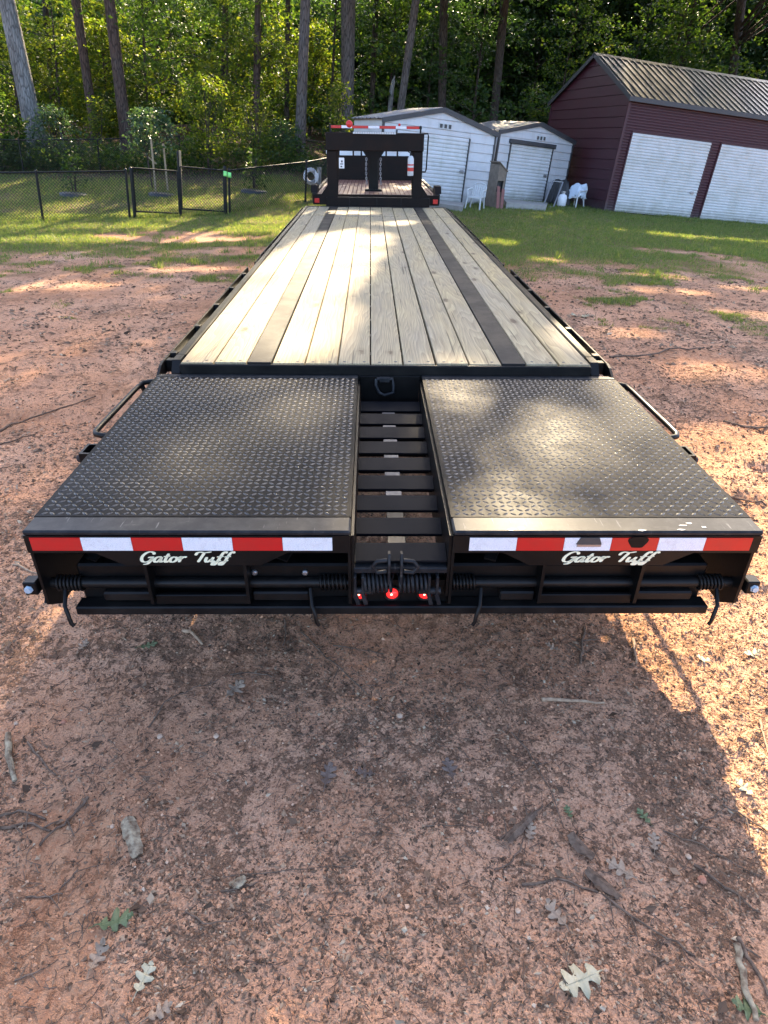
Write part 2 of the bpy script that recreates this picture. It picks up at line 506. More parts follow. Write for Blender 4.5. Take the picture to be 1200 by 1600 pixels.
def bark(name, c0, c1, c2, scale=1.0):
    m = NT(name); v = m.coord('Object', (9 * scale, 9 * scale, 1.7 * scale))
    d = m.vor(v, 1.6, 'DISTANCE_TO_EDGE'); n = m.noise(v, 2.2, 6, .7)
    big = m.noise(m.coord('Object', (1.4, 1.4, .5)), 1.6, 5, .65)
    c = m.mix(m.ramp(n, [(.35, (0, 0, 0)), (.7, (1, 1, 1))]), c0, c1)
    c = m.mix(m.ramp(big, [(.42, (0, 0, 0)), (.62, (1, 1, 1))]), c, c2)
    c = m.mix(m.ramp(d, [(.0, (.8, .8, .8)), (.16, (0, 0, 0))]), c, [x * .3 for x in c0])
    m.set(c, .9, 0, .2)
    m.bump(m.math('ADD', d, m.math('MULTIPLY', n, .5)), .9, .05)
    return m.mat
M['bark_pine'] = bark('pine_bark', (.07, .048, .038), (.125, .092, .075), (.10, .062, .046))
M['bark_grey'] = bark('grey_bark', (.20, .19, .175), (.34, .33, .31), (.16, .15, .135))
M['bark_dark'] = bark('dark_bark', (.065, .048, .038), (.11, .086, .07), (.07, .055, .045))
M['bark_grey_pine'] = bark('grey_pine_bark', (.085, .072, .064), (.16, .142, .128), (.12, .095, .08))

def leafmat(name, a, b, c, trans=.45, rough=.5):
    m = NT(name)
    g = m.node('ShaderNodeNewGeometry')
    col = m.ramp(g.outputs['Random Per Island'], [(0, a), (.5, b), (1, c)])
    m.set(col, rough, 0, .35)
    t = m.node('ShaderNodeBsdfTranslucent')
    tc = m.node('ShaderNodeMix'); tc.data_type = 'RGBA'; tc.blend_type = 'MULTIPLY'; tc.inputs[0].default_value = 1.0
    m.link(col, tc.inputs[6]); tc.inputs[7].default_value = (3.2, 3.2, 1.2, 1)
    m.link(tc.outputs[2], t.inputs[0])
    mx = m.node('ShaderNodeMixShader'); mx.inputs[0].default_value = trans
    m.link(m.b.outputs[0], mx.inputs[1]); m.link(t.outputs[0], mx.inputs[2])
    m.link(mx.outputs[0], m.out.inputs[0])
    return m.mat
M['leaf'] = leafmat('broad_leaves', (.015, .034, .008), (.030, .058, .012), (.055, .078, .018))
M['leaf_warm'] = leafmat('sun_tinted_leaves', (.026, .048, .008), (.055, .078, .012), (.10, .108, .02), .58)  # broad leaves with sunlight put into a brighter, yellower colour
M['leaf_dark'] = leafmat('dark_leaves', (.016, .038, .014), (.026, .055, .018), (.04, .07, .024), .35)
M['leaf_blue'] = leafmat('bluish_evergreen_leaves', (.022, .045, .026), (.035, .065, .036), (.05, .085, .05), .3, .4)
M['grass'] = leafmat('grass_blades', (.056, .098, .03), (.092, .134, .042), (.18, .175, .08), .4, .6)
M['drygrass'] = leafmat('dry_grass_blades', (.20, .16, .07), (.16, .15, .06), (.10, .12, .04), .3, .7)

def crumbmat():
    m = NT('clay_crumbs'); g = m.node('ShaderNodeNewGeometry')
    c = m.ramp(g.outputs['Random Per Island'], [(0, (.30, .15, .085)), (.5, (.52, .265, .15)), (.85, (.61, .335, .195)), (.975, (.64, .40, .26)), (1, (.60, .46, .33))])
    return m.set(c, .95, 0, .1)
M['crumb'] = crumbmat()
def debrismat():
    m = NT('woodland_litter'); g = m.node('ShaderNodeNewGeometry')
    c = m.ramp(g.outputs['Random Per Island'], [(0, (.065, .042, .028)), (.25, (.12, .075, .048)), (.5, (.19, .12, .078)), (.75, (.29, .185, .118)), (.95, (.40, .27, .17)), (1, (.50, .40, .28))])
    return m.set(c, .9, 0, .15)
M['debris'] = debrismat()
def twigmat(name, a, b):
    m = NT(name); v = m.coord('Object'); n = m.noise(v, 40, 4, .6)
    m.set(m.ramp(n, [(.35, a), (.65, b)]), .85, 0, .2); m.bump(n, .6, .004)
    return m.mat
M['twig'] = twigmat('twig_bark', (.085, .055, .038), (.20, .135, .095))
M['twig_pale'] = twigmat('pale_peeled_twig', (.30, .19, .12), (.46, .33, .22))
M['lichen'] = twigmat('lichened_bark', (.13, .085, .055), (.40, .33, .225))
M['stone'] = twigmat('quartz_pebble', (.45, .29, .19), (.58, .43, .31))
M['stone_red'] = twigmat('red_pebble', (.36, .15, .09), (.45, .22, .14))
def leafsolid(name, a, b):
    m = NT(name); v = m.coord('Object'); n = m.noise(v, 55, 4, .6)
    return m.set(m.ramp(n, [(.3, a), (.7, b)]), .7, 0, .3)
M['fl_pale'] = leafsolid('pale_oak_leaf', (.40, .35, .22), (.50, .44, .30))
M['fl_green'] = leafsolid('green_oak_leaf', (.10, .13, .05), (.18, .20, .10))
M['fl_brown'] = leafsolid('brown_oak_leaf', (.13, .085, .065), (.22, .155, .12))
M['leaf_litter'] = None
M['fl_grey'] = leafsolid('grey_oak_leaf', (.27, .185, .125), (.38, .275, .19))

def litterleaf():
    m = NT('dead_leaf_bits'); g = m.node('ShaderNodeNewGeometry')
    return m.set(m.ramp(g.outputs['Random Per Island'], [(0, (.07, .042, .026)), (.4, (.15, .092, .058)), (.75, (.26, .17, .11)), (1, (.40, .30, .20))]), .75, 0, .2)
M['leaf_litter'] = litterleaf()
# ------------------------------------------------------------------ ground
def grass_cover(x, y):
    x = np.asarray(x, float); y = np.asarray(y, float)
    yb = np.where(x < 0, 10.6 + 0.10 * (x + 4), 9.6 + 0.30 * np.maximum(x - 2, 0))
    n = fbm(x * .42, y * .75, 4, 31) * 5.2 + fbm(x * 1.7, y * 2.6, 3, 77) * 1.6
    g = smooth(-1.1, 1.1, y - yb + n)
    # worn bare patches
    for (cx, cy, rx, ry) in ((-4.4, 13.0, 2.0, .85), (7.2, 13.2, 1.6, .8), (-2.5, 11.2, 1.2, .6)):
        d = ((x - cx) / rx) ** 2 + ((y - cy) / ry) ** 2 + fbm(x * 1.3, y * 1.9, 3, 9) * 1.8
        g = g * smooth(.55, 1.25, d)
    # a few tufts of grass out on the clay
    t = fbm(x * .9, y * 1.3, 4, 55) + .9 * fbm(x * 3.5, y * 3.5, 3, 56) + .12 * smooth(7, 10, y)
    g = np.maximum(g, smooth(.17, .36, t) * smooth(5.2, 7.5, y) * .85)
    return np.clip(g, 0, 1)

def litter_cover(x, y):
    x = np.asarray(x, float); y = np.asarray(y, float)
    fx = 1 - smooth(-1.0, 1.5, x)
    e = np.where(x < 0, 22.5, 31.0)
    return np.clip(smooth(-1.5, 1.5, y - e + fbm(x * .6, y * .6, 3, 3) * 5), 0, 1)

def bare_cover(x, y):
    """smooth scraped clay without litter"""
    x = np.asarray(x, float); y = np.asarray(y, float)
    cx = -.93 - .22 * (y + .9) + .05 * fbm(y * 3, y * 0, 2, 5)
    strip = smooth(.24, .08, np.abs(x - cx) + .16 * fbm(x * 6, y * 4, 3, 14)) * smooth(-.25, -.55, y)
    n = fbm(x * .55, y * .8, 3, 99)
    return np.clip(np.maximum(strip, np.maximum(smooth(.08, .22, n) * smooth(1.6, 2.6, np.hypot(x, y - .3)), .62 * smooth(.02, .2, fbm(x * 1.3 + 4, y * 1.5, 4, 23)))), 0, 1)

def micro(X, Y):
    """clods, footmarks and low ruts of the bare clay"""
    near = smooth(14, 4, np.hypot(X, Y))
    z = near * (fbm(X * 5, Y * 5, 4, 11) * .026 + fbm(X * 20, Y * 20, 3, 12) * .018)
    z = z + near * np.clip(fbm(X * 34, Y * 34, 2, 21) - .06, 0, 1) * .035
    return z + near * .02 * np.sin(6 * (Y + .4 * X + fbm(X * 1.2, Y * 1.2, 3, 8) * 3)) * smooth(1.4, 2.2, np.abs(X))

def gz(x, y):
    return float(terrain(x, y) + micro(np.asarray(x, float), np.asarray(y, float)))

def build_ground():
    xs = np.concatenate([-2.0 - np.cumsum(np.geomspace(.02, 9, 58))[::-1], np.linspace(-2.0, 2.4, 330), 2.4 + np.cumsum(np.geomspace(.02, 9, 58))])
    ys = np.concatenate([-1.35 - np.cumsum(np.geomspace(.05, 8, 14))[::-1], np.linspace(-1.35, 1.9, 230), 1.9 + np.cumsum(np.geomspace(.016, 3.2, 150))])
    X, Y = np.meshgrid(xs, ys)
    Z = terrain(X, Y)
    Z = Z + micro(X, Y)
    V = np.stack([X.ravel(), Y.ravel(), Z.ravel()], 1)
    ny, nx = X.shape
    i = (np.arange(ny - 1)[:, None] * nx + np.arange(nx - 1)[None, :]).ravel()
    F = np.stack([i, i + 1, i + nx + 1, i + nx], 1)
    m = NT('red_clay_ground')
    v = m.coord('Object')
    ag = m.node('ShaderNodeAttribute'); ag.attribute_name = 'grass'
    al = m.node('ShaderNodeAttribute'); al.attribute_name = 'litter'
    ab = m.node('ShaderNodeAttribute'); ab.attribute_name = 'bare'
    big = m.noise(v, .8, 5, .6); mid = m.noise(v, 5.5, 6, .65); fin = m.noise(v, 42, 5, .7); spk = m.noise(v, 120, 3, .6)
    clay = m.ramp(big, [(.3, (.58, .285, .16)), (.5, (.67, .36, .215)), (.72, (.72, .43, .28))])
    clay = m.mix(m.math('MULTIPLY', m.ramp(spk, [(.38, (1, 1, 1)), (.52, (0, 0, 0))]), .6), clay, (.33, .175, .10))
    f2 = m.noise(v, 85, 4, .65); f3 = m.noise(v, 23, 5, .7, .4)
    dens = m.math('ADD', m.math('MULTIPLY', m.noise(v, 1.3, 4, .6), .55), m.math('MULTIPLY', mid, .5))
    org = m.math('ADD', m.math('ADD', m.math('MULTIPLY', f3, .8), m.math('MULTIPLY', f2, .55)), m.math('MULTIPLY', dens, .65))
    om = m.ramp(org, [(.985, (0, 0, 0)), (1.0, (0, 0, 0))]) if False else m.math('MULTIPLY', m.math('SUBTRACT', org, 1.05), 12.0, True)
    dirt = m.mix(m.math('MULTIPLY', om, .85), clay, m.ramp(f2, [(.35, (.10, .06, .04)), (.6, (.24, .14, .085))]))
    smear = m.ramp(dens, [(.50, (0, 0, 0)), (.66, (1, 1, 1))])
    dirt = m.mix(m.math('MULTIPLY', smear, .12), dirt, (.36, .20, .125))
    vs = m.vor(v, 55)
    peb = m.ramp(vs, [(.10, (1, 1, 1)), (.2, (0, 0, 0))])
    pc = m.node('ShaderNodeTexVoronoi'); pc.inputs['Scale'].default_value = 55; m.link(v, pc.inputs['Vector'])
    sep = m.node('ShaderNodeSeparateColor'); m.link(pc.outputs['Color'], sep.inputs[0])
    psel = m.math('MULTIPLY', peb, m.math('GREATER_THAN', sep.outputs[0], .62))
    dirt = m.mix(m.math('MULTIPLY', psel, .6), dirt, m.ramp(sep.outputs[1], [(0, (.09, .058, .04)), (.55, (.14, .09, .06)), (.8, (.34, .21, .13)), (1, (.50, .38, .27))]))
    streak = m.noise(m.coord('Object', (9, 1.6, 1)), 4.0, 4, .6)
    dirt = m.mix(m.math('MULTIPLY', ab.outputs['Fac'], .85), dirt, m.ramp(streak, [(.35, (.44, .20, .105)), (.65, (.56, .30, .17))]))
    gcol = m.mix(fin, (.06, .08, .025), (.12, .11, .045))
    lit = m.ramp(m.noise(v, 9, 6, .7), [(.3, (.05, .032, .02)), (.5, (.11, .07, .045)), (.7, (.19, .12, .08))])
    c = m.mix(m.math('MULTIPLY', ag.outputs['Fac'], .75), dirt, gcol)
    c = m.mix(al.outputs['Fac'], c, lit)
    m.set(c, .95, 0, .12)
    h = m.math('ADD', m.math('MULTIPLY', mid, .6), m.math('ADD', m.math('MULTIPLY', fin, .6), m.math('MULTIPLY', spk, .3)))
    h = m.math('ADD', h, m.math('MULTIPLY', om, .25))
    m.bump(h, 1.0, .035)
    me = fast_mesh('ground', V, F, m.mat, True)
    a = me.attributes.new('grass', 'FLOAT', 'POINT'); a.data.foreach_set('value', grass_cover(V[:, 0], V[:, 1]).astype(np.float32))
    a = me.attributes.new('bare', 'FLOAT', 'POINT'); a.data.foreach_set('value', bare_cover(V[:, 0], V[:, 1]).astype(np.float32))
    a = me.attributes.new('litter', 'FLOAT', 'POINT'); a.data.foreach_set('value', litter_cover(V[:, 0], V[:, 1]).astype(np.float32))
    o = link('ground', me); o['kind'] = 'structure'
build_ground()

# ------------------------------------------------------------------ maroon garage and the two white sheds
def wall_profile(rows, lap=.012):
    """outline in (depth, z) of one lapped siding strip"""
    return None

def siding_strip(parent, mat, pts_poly, off, normal_axis, thick=.018, name='siding_panel'):
    mb = MB()
    mb.prism(pts_poly, normal_axis, off - thick, off)
    return mb.build(name, mat, parent)

def clip_gable(z0, z1, W, He, Hr):
    """the span of a gable wall between two heights, as an outline"""
    def half(z): return 0.0 if z <= He else (z - He) / (Hr - He) * W / 2
    zs = [z0] + ([He] if z0 < He < z1 else []) + [min(z1, Hr - .02)]
    Lp = [(half(z), z) for z in zs]; Rp = [(W - half(z), z) for z in zs]
    return Lp + Rp[::-1]

def corrugated(mb, x0, x1, z0, z1, y, pitch=.075, depth=.016):
    """horizontal ribs on a wall that faces -y"""
    n = max(1, round((z1 - z0) / pitch)); p = (z1 - z0) / n
    for i in range(n):
        a = z0 + i * p
        pr = [(y, a), (y - depth, a + p * .22), (y - depth, a + p * .62), (y, a + p * .84), (y, a + p)]
        vs = []
        for (yy, zz) in pr: vs += [(x0, yy, zz), (x1, yy, zz)]
        mb.add(vs, [(2 * k, 2 * k + 1, 2 * k + 3, 2 * k + 2) for k in range(4)])

def roof_slope(parent, mat, length, w0, z0, w1, z1, along, npan, n_rib, over=.08, th=.03, name='roof_panel'):
    """ribbed sheets; the slope runs from (w0,z0) at the eave to (w1,z1) at the ridge, `along` is 0 (ridge along x) or 1"""
    L0, L1 = length
    pw = (L1 - L0) / npan
    sx, sz = w1 - w0, z1 - z0
    ln = math.hypot(sx, sz); nx, nz = -sz / ln, sx / ln
    if nz < 0: nx, nz = -nx, -nz
    for i in range(npan):
        mb = MB()
        a0 = L0 + i * pw; a1 = a0 + pw - .006
        st = []
        rp = (a1 - a0) / n_rib
        for k in range(n_rib):
            b = a0 + k * rp
            st += [(b, 0), (b + rp * .58, 0), (b + rp * .68, .028), (b + rp * .86, .028), (b + rp * .96, 0)]
        st += [(a1, 0)]
        vs = []
        for (a, h) in st:
            for (w, z, t) in ((w0, z0, 0), (w1, z1, 0)):
                p = (w + nx * (th + h), z + nz * (th + h))
                vs.append((a, p[0], p[1]) if along == 0 else (p[0], a, p[1]))
        mb.add(vs, [(2 * k, 2 * k + 1, 2 * k + 3, 2 * k + 2) for k in range(len(st) - 1)])
        vs = []
        for a in (a0, a1):
            for (w, z) in ((w0, z0), (w1, z1)):
                p = (w + nx * .012, z + nz * .012)
                vs.append((a, p[0], p[1]) if along == 0 else (p[0], a, p[1]))
        mb.add(vs, [(0, 1, 3, 2)])
        mb.build(name, mat, parent, recalc=False)

def roller_door(parent, x0, w, H, y, npitch, handle_x, handle_z, depth=.02, latch='steel'):
    mb = MB(); mb.box(x0, x0 + w, y + .012, y + .05, 0.03, H)
    corrugated(mb, x0, x0 + w, .05, H, y + .011, npitch, depth)
    d = mb.build('roller_door', M['door_white'], parent, recalc=False)
    h = MB(); h.box(handle_x - .07, handle_x + .07, y - .03, y - .01, handle_z - .05, handle_z + .05, .01)
    h.tube([(handle_x - .10, y - .045, handle_z), (handle_x + .06, y - .045, handle_z)], .016, 6)
    h.build('door_handle', M[latch], d)
    return d

def garage():
    g = thing('garage', 'large maroon metal garage with white roller doors and dark ribbed roof', 'garage', Matrix.Translation((8.197, 22.936, .986)) @ Matrix.Rotation(.22, 4, 'Z'))
    He, Wg, Hr, L = 3.483, 5.616, 4.788, 10.2
    mb = MB(); mb.prism([(.03, -.5), (Wg - .03, -.5), (Wg - .03, He), (Wg / 2, Hr - .06), (.03, He)], 0, .03, L)
    mb.build('wall', M['maroon'], g)
    # gable wall facing the sheds: lapped strips
    n = 16; z = -.3; step = (Hr + .3) / n
    for i in range(n):
        z0 = -.3 + i * step; z1 = z0 + step - .012
        if z0 > Hr - .15: break
        poly = clip_gable(z0, z1, Wg, He, Hr)
        mb = MB(); k = len(poly)
        vs = []
        for (yy, zz) in poly:
            t = (zz - z0) / step
            vs.append((.03, yy, zz)); vs.append((-.028 + .02 * t, yy, zz))
        fs = [tuple(2 * j + 1 for j in range(k))] + [(2 * j, 2 * ((j + 1) % k), 2 * ((j + 1) % k) + 1, 2 * j + 1) for j in range(k)]
        mb.add(vs, fs); mb.build('siding_panel', M['maroon'], g)
    d0, w, gap, Hd = .383, 3.154, .44, 2.44
    doors = [d0, d0 + w + gap, d0 + 2 * (w + gap)]
    doors = doors[:2]
    # front wall, ribbed, broken by the doors
    mb = MB(); corrugated(mb, .04, L, Hd + .04, He - .02, .02, .085, .018); mb.build('front_siding', M['maroon'], g, recalc=False)
    edges = [0.04]
    for d in doors: edges += [d, d + w]
    edges += [L]
    for i in range(0, len(edges), 2):
        mb = MB(); corrugated(mb, edges[i], edges[i + 1], -.3, Hd + .04, .02, .085, .018); mb.build('front_siding', M['maroon'], g, recalc=False)
    for d in doors:
        roller_door(g, d, w, Hd, -.03, .088, d + w - .22, .85)
        mb = MB(); mb.box(d - .03, d + w + .03, -.03, .02, Hd + .005, Hd + .045); mb.box(d - .045, d - .002, -.03, .02, -.2, Hd); mb.box(d + w + .002, d + w + .045, -.03, .02, -.2, Hd)
        mb.build('door_frame', M['maroon'], g)
    mb = MB(); mb.box(-.045, .045, -.045, .04, -.3, He - .03); mb.build('corner_trim', M['maroon'], g)
    mb = MB(); mb.box(-.05, .05, Wg - .04, Wg + .045, -.3, He - .03); mb.build('corner_trim', M['maroon'], g)
    roof_slope(g, M['roof'], (-.14, L + .1), -.16, He - .10, Wg / 2, Hr, 0, 13, 3)
    roof_slope(g, M['roof'], (-.14, L + .1), Wg + .16, He - .10, Wg / 2, Hr, 0, 13, 3)
    mb = MB(); mb.prism([(Wg / 2 - .17, Hr - .02), (Wg / 2, Hr + .075), (Wg / 2 + .17, Hr - .02), (Wg / 2, Hr + .045)], 0, -.16, L + .1); mb.build('ridge_cap', M['roof'], g)
    mb = MB(); mb.box(-.14, L + .1, -.175, -.13, He - .19, He - .055); mb.build('eave_trim', M['trim'], g)
    for s in (0, 1):
        mb = MB(); y0 = -.16 if s == 0 else Wg + .16
        mb.bar((-.13, y0, He - .09), (-.13, Wg / 2, Hr + .0), .03, .14); mb.build('rake_trim', M['trim'], g)
    mb = MB(); mb.box(-.06, L, -.06, Wg + .05, -.6, -.02); mb.build('foundation', M['concrete'], g)
garage()

def shed(name, label, P, ph, He, W, Hr, d0, w, Hd, L, vent_x, header, roof_over=.08):
    g = thing(name, label, 'shed', Matrix.Translation(P) @ Matrix.Rotation(ph, 4, 'Z'), 'white metal storage sheds')
    mb = MB(); mb.prism([(.02, -.5), (W - .02, -.5), (W - .02, He), (W / 2, Hr - .05), (.02, He)], 1, .03, L)
    mb.build('wall', M['white_siding'], g)
    n = round(Hr / .265); step = Hr / n
    def strip(poly, z0):
        mb = MB(); k = len(poly); vs = []
        for (xx, zz) in poly:
            t = (zz - z0) / step
            vs.append((xx, .03, zz)); vs.append((xx, -.03 + .02 * t, zz))
        mb.add(vs, [tuple(2 * j + 1 for j in range(k))] + [(2 * j, 2 * ((j + 1) % k), 2 * ((j + 1) % k) + 1, 2 * j + 1) for j in range(k)])
        mb.build('siding_panel', M['white_siding'], g)
    for i in range(n):
        z0 = i * step - (.15 if i == 0 else 0); z1 = (i + 1) * step - .012
        if z0 < Hd - .02:
            zt = min(z1, Hd) if z1 > Hd and z1 - Hd < .1 else z1
            strip([(0, z0), (d0 - .04, z0), (d0 - .04, zt), (0, zt)], z0)
            strip([(d0 + w + .04, z0), (W, z0), (W, zt), (d0 + w + .04, zt)], z0)
            if z1 - Hd >= .1: strip([(d0 - .035, Hd + .02), (d0 + w + .035, Hd + .02), (d0 + w + .035, z1), (d0 - .035, z1)], z0)
        elif z0 < Hr - .12:
            strip(clip_gable(z0, z1, W, He, Hr), z0)
    roller_door(g, d0, w, Hd, -.035, .105, d0 + w - .13, .95, .016, 'steel')
    mb = MB()
    for xx in (d0 - .045, d0 + w + .005): mb.box(xx, xx + .04, -.06, .03, -.1, Hd)
    mb.build('door_frame', M['trim'], g)
    if header:
        mb = MB(); mb.box(d0 - .12, d0 + w + .12, -.11, .0, Hd + .002, Hd + .14, .02); mb.build('door_header', M['trim'], g)
    v = MB()
    for i in range(3):
        a = W / 2 + vent_x + i * .155
        for (q0, q1, q2, q3) in ((a - .07, a - .05, -.0, .15), (a + .05, a + .07, 0, .15), (a - .05, a + .05, 0, .02), (a - .05, a + .05, .13, .15)):
            v.box(q0, q1, -.05, -.02, Hr - .50 + q2, Hr - .50 + q3)
    vo = v.build('gable_vent', M['white_plastic'], g)
    v = MB()
    for i in range(3):
        a = W / 2 + vent_x + i * .155; v.box(a - .05, a + .05, -.038, -.02, Hr - .48, Hr - .37)
    v.build('vent_opening', M['darkgrey'], vo)
    roof_slope(g, M['roof_grey'], (-.06, L + .06), -roof_over, He - .02, W / 2, Hr + .02, 1, max(3, round(L / .6)), 2)
    roof_slope(g, M['roof_grey'], (-.06, L + .06), W + roof_over, He - .02, W / 2, Hr + .02, 1, max(3, round(L / .6)), 2)
    for s in (0, 1):
        mb = MB(); x0 = -roof_over if s == 0 else W + roof_over
        mb.bar((x0, -.075, He - .04), (W / 2, -.075, Hr - .0), .13, .03, (0, 1, 0)); mb.build('rake_trim', M['trim'], g)
    for xx in (-.02, W - .03):
        mb = MB(); mb.box(xx, xx + .05, -.05, .04, -.3, He - .05); mb.build('corner_trim', M['trim'], g)
    return g
shed('storage_shed', 'larger white metal shed with dark trim partly behind the gooseneck', (.129, 20.43, .80), .39, 2.118, 3.954, 2.556, .47, 2.51, 1.88, 2.47, -.05, False)
shed('storage_shed', 'smaller white metal shed with black door header beside the maroon garage', (4.16, 23.472, .922), .511, 2.15, 3.506, 2.53, .582, 1.942, 1.83, 2.6, -.02, True)

def slab(label, pts):
    mb = MB(); poly = [(p.x, p.y) for p in pts]; z = max(tz(p.x, p.y) for p in pts)
    mb.prism(poly, 2, z - .25, z + .035)
    tag(mb.build('concrete_slab', M['concrete']), label, 'slab', 'concrete door slabs')
slab('concrete slab at the door of the larger white shed', [at(655, 324), at(722, 331), at(727, 318), at(672, 310)])
slab('concrete slab at the door of the smaller white shed', [at(790, 326), at(852, 330), at(856, 318), at(786, 315)])

# ------------------------------------------------------------------ yard things beside the sheds
def plastic_chair(label, P, rz, tilt=0.0, s=.84):
    t = thing('plastic_chair', label, 'chair', Matrix.Translation(P) @ Matrix.Rotation(rz, 4, 'Z') @ Matrix.Rotation(tilt, 4, 'X') @ Matrix.Scale(s, 4), 'white plastic garden chairs')
    m = M['white_plastic']
    mb = MB(); mb.box(-.24, .24, -.24, .22, .40, .43, .012); mb.box(-.24, .24, -.25, -.235, .36, .42, .004); mb.build('seat', m, t)
    mb = MB()
    for i in range(5):
        x = -.16 + i * .08
        mb.bar((x, .215, .43), (x * 1.08, .31, .80), .05, .016, (0, 1, 0))
    mb.tube([(-.24, .22, .43), (-.25, .30, .72), (-.18, .335, .84), (0, .345, .875), (.18, .335, .84), (.25, .30, .72), (.24, .22, .43)], .026, 8)
    mb.build('backrest', m, t)
    for sx in (-1, 1):
        mb = MB(); mb.tube([(sx * .24, -.22, .42), (sx * .28, -.26, 0)], [.032, .026], 8); mb.build('leg', m, t)
        mb = MB(); mb.tube([(sx * .23, .20, .42), (sx * .27, .31, 0)], [.032, .026], 8); mb.build('leg', m, t)
        mb = MB(); mb.tube([(sx * .25, -.22, .40), (sx * .285, -.235, .60), (sx * .29, -.16, .645), (sx * .285, .10, .65), (sx * .25, .29, .70)], [.026, .026, .03, .03, .024], 8); mb.build('armrest', m, t)
    return t
p = at(741, 327); plastic_chair('empty white plastic chair standing in front of the larger shed', p, -.45)
p = at(897, 324); plastic_chair('white plastic chair piled with a pale cloth beside the garage wall', p, -.95)

def kennel():
    p = at(771, 324)
    t = thing('plywood_hutch', 'narrow weathered plywood hutch with a dark opening between the white sheds', 'hutch', Matrix.Translation(p) @ Matrix.Rotation(.35, 4, 'Z') @ Matrix.Scale(.84, 4))
    mb = MB(); mb.box(-.17, .17, .40, .42, 0, 1.35)
    mb.box(-.17, -.15, -.25, .40, 0, 1.45); mb.box(.15, .17, -.25, .40, 0, 1.25); mb.build('side_panel', M['plywood'], t)
    mb = MB(); mb.prism([(-.17, .92), (.17, .92), (.17, 1.25), (-.17, 1.50)], 1, -.27, -.25); mb.box(-.17, .17, -.27, -.25, 0, .55); mb.box(.10, .17, -.27, -.25, .55, .92); mb.build('front_panel', M['plywood'], t)
    mb = MB(); mb.bar((-.21, .06, 1.54), (.21, .06, 1.24), .025, .76, (0, 1, 0)); mb.build('roof', M['plywood'], t)
    mb = MB(); mb.box(-.149, .149, -.15, .39, .02, 1.2); mb.build('opening_shade_fill', M['tarp'], t)  # dark block inside stands for the shade seen through the opening
    for i, (dx, lean, h) in enumerate(((-.16, .06, .74), (.02, .10, .66))):
        mb = MB(); mb.bar((dx - lean * .3, -.62, .0), (dx + lean, -.31, h), .13, .022, (0, 1, 0))
        b = mb.build('leaning_board', M['redboard']); b.matrix_world = t.matrix_basis
        tag(b, ('faded red board leaning on the plywood hutch, nearer the larger shed', 'faded red board leaning on the plywood hutch, nearer the smaller shed')[i], 'board', 'red boards leaning on the hutch')
kennel()

def blanket(name, label, cat, P, rz, mat, size, height, seed, sag=.25, thick=.012):
    """a cloth thrown over something: a draped, folded sheet"""
    n = 26; mb = MB()
    sx, sy = size
    vs = []
    rs = np.random.RandomState(seed)
    for j in range(n):
        for i in range(n):
            u = i / (n - 1) * 2 - 1; v = j / (n - 1) * 2 - 1
            r = max(abs(u), abs(v))
            fold = .035 * math.sin(7 * u + 3 * v + seed) + .03 * math.sin(9 * v - 4 * u)
            drop = height * max(0, r - .45) / .55
            x = u * sx * (1 - .35 * max(0, r - .45)) + fold * .5
            y = v * sy * (1 - .35 * max(0, r - .45)) + fold * .5
            vs.append((x, y, -drop + fold * (.4 + r) + float(vnoise(u * 3 + seed, v * 3)) * .06))
    mb.add(vs, [(j * n + i, j * n + i + 1, (j + 1) * n + i + 1, (j + 1) * n + i) for j in range(n - 1) for i in range(n - 1)], True)
    o = mb.build(name, mat)
    o.matrix_world = Matrix.Translation(P) @ Matrix.Rotation(rz, 4, 'Z')
    md = o.modifiers.new('thickness', 'SOLIDIFY'); md.thickness = thick
    return tag(o, label, cat)
p = at(897, 324)
blanket('cloth', 'pale blue and white cloth draped over the chair by the garage', 'cloth', p + Vector((.03, .07, .70)), -.9, M['cloth'], (.36, .34), .40, 3)
p = at(868, 321)
blanket('tarp', 'dark crumpled tarp heaped against the corner of the smaller shed', 'tarp', p + Vector((.10, .15, .78)), .4, M['tarp'], (.42, .40), .80, 9)
def tank():
    p = at(869, 322)
    mb = MB(); mb.lathe([(0, .10), (.02, .12), (.05, .155), (.30, .155), (.38, .12), (.41, .06), (.44, .05)], p + Vector((.12, -.18, 0)), (0, 0, 1), 18)
    t = mb.build('gas_cylinder', M['cloth_white']); tag(t, 'small white gas cylinder standing in front of the dark tarp', 'gas cylinder')
    mb = MB(); mb.lathe([(0, .085), (.06, .085)], p + Vector((.12, -.18, .44)), (0, 0, 1), 14); mb.build('collar', M['steel'], t)
tank()
def frame_leaning():
    p = at(851, 322)
    mb = MB(); a = p + Vector((-.1, -.2, 0)); b = p + Vector((.18, .25, .80)); s = Vector((.34, -.1, 0))
    for (q0, q1) in ((a, b), (a + s, b + s), (a, a + s), (b, b + s)): mb.bar(q0, q1, .04, .03)
    o = mb.build('folded_frame', M['roof_grey']); tag(o, 'grey folded metal frame leaning on the smaller shed by the tarp', 'frame')
    p = at(917, 320)
    mb = MB(); a = p + Vector((-.05, 0, 0)); b = p + Vector((.2, .15, .58)); s = Vector((.22, .04, 0))
    for (q0, q1) in ((a, b), (a + s, b + s), (a, a + s), (b, b + s)): mb.bar(q0, q1, .035, .025)
    o = mb.build('wooden_rack', M['stake']); tag(o, 'pale wooden rack leaning on the maroon garage behind the cloth covered chair', 'rack')
frame_leaning()
# ------------------------------------------------------------------ the trailer
TR = thing('flatbed_trailer', 'long black gooseneck flatbed trailer with a plank deck and two folded tread plate ramps', 'trailer', TM)
DECK = .06; Y0 = 1.66; Y1 = 10.3; RW = 1.295

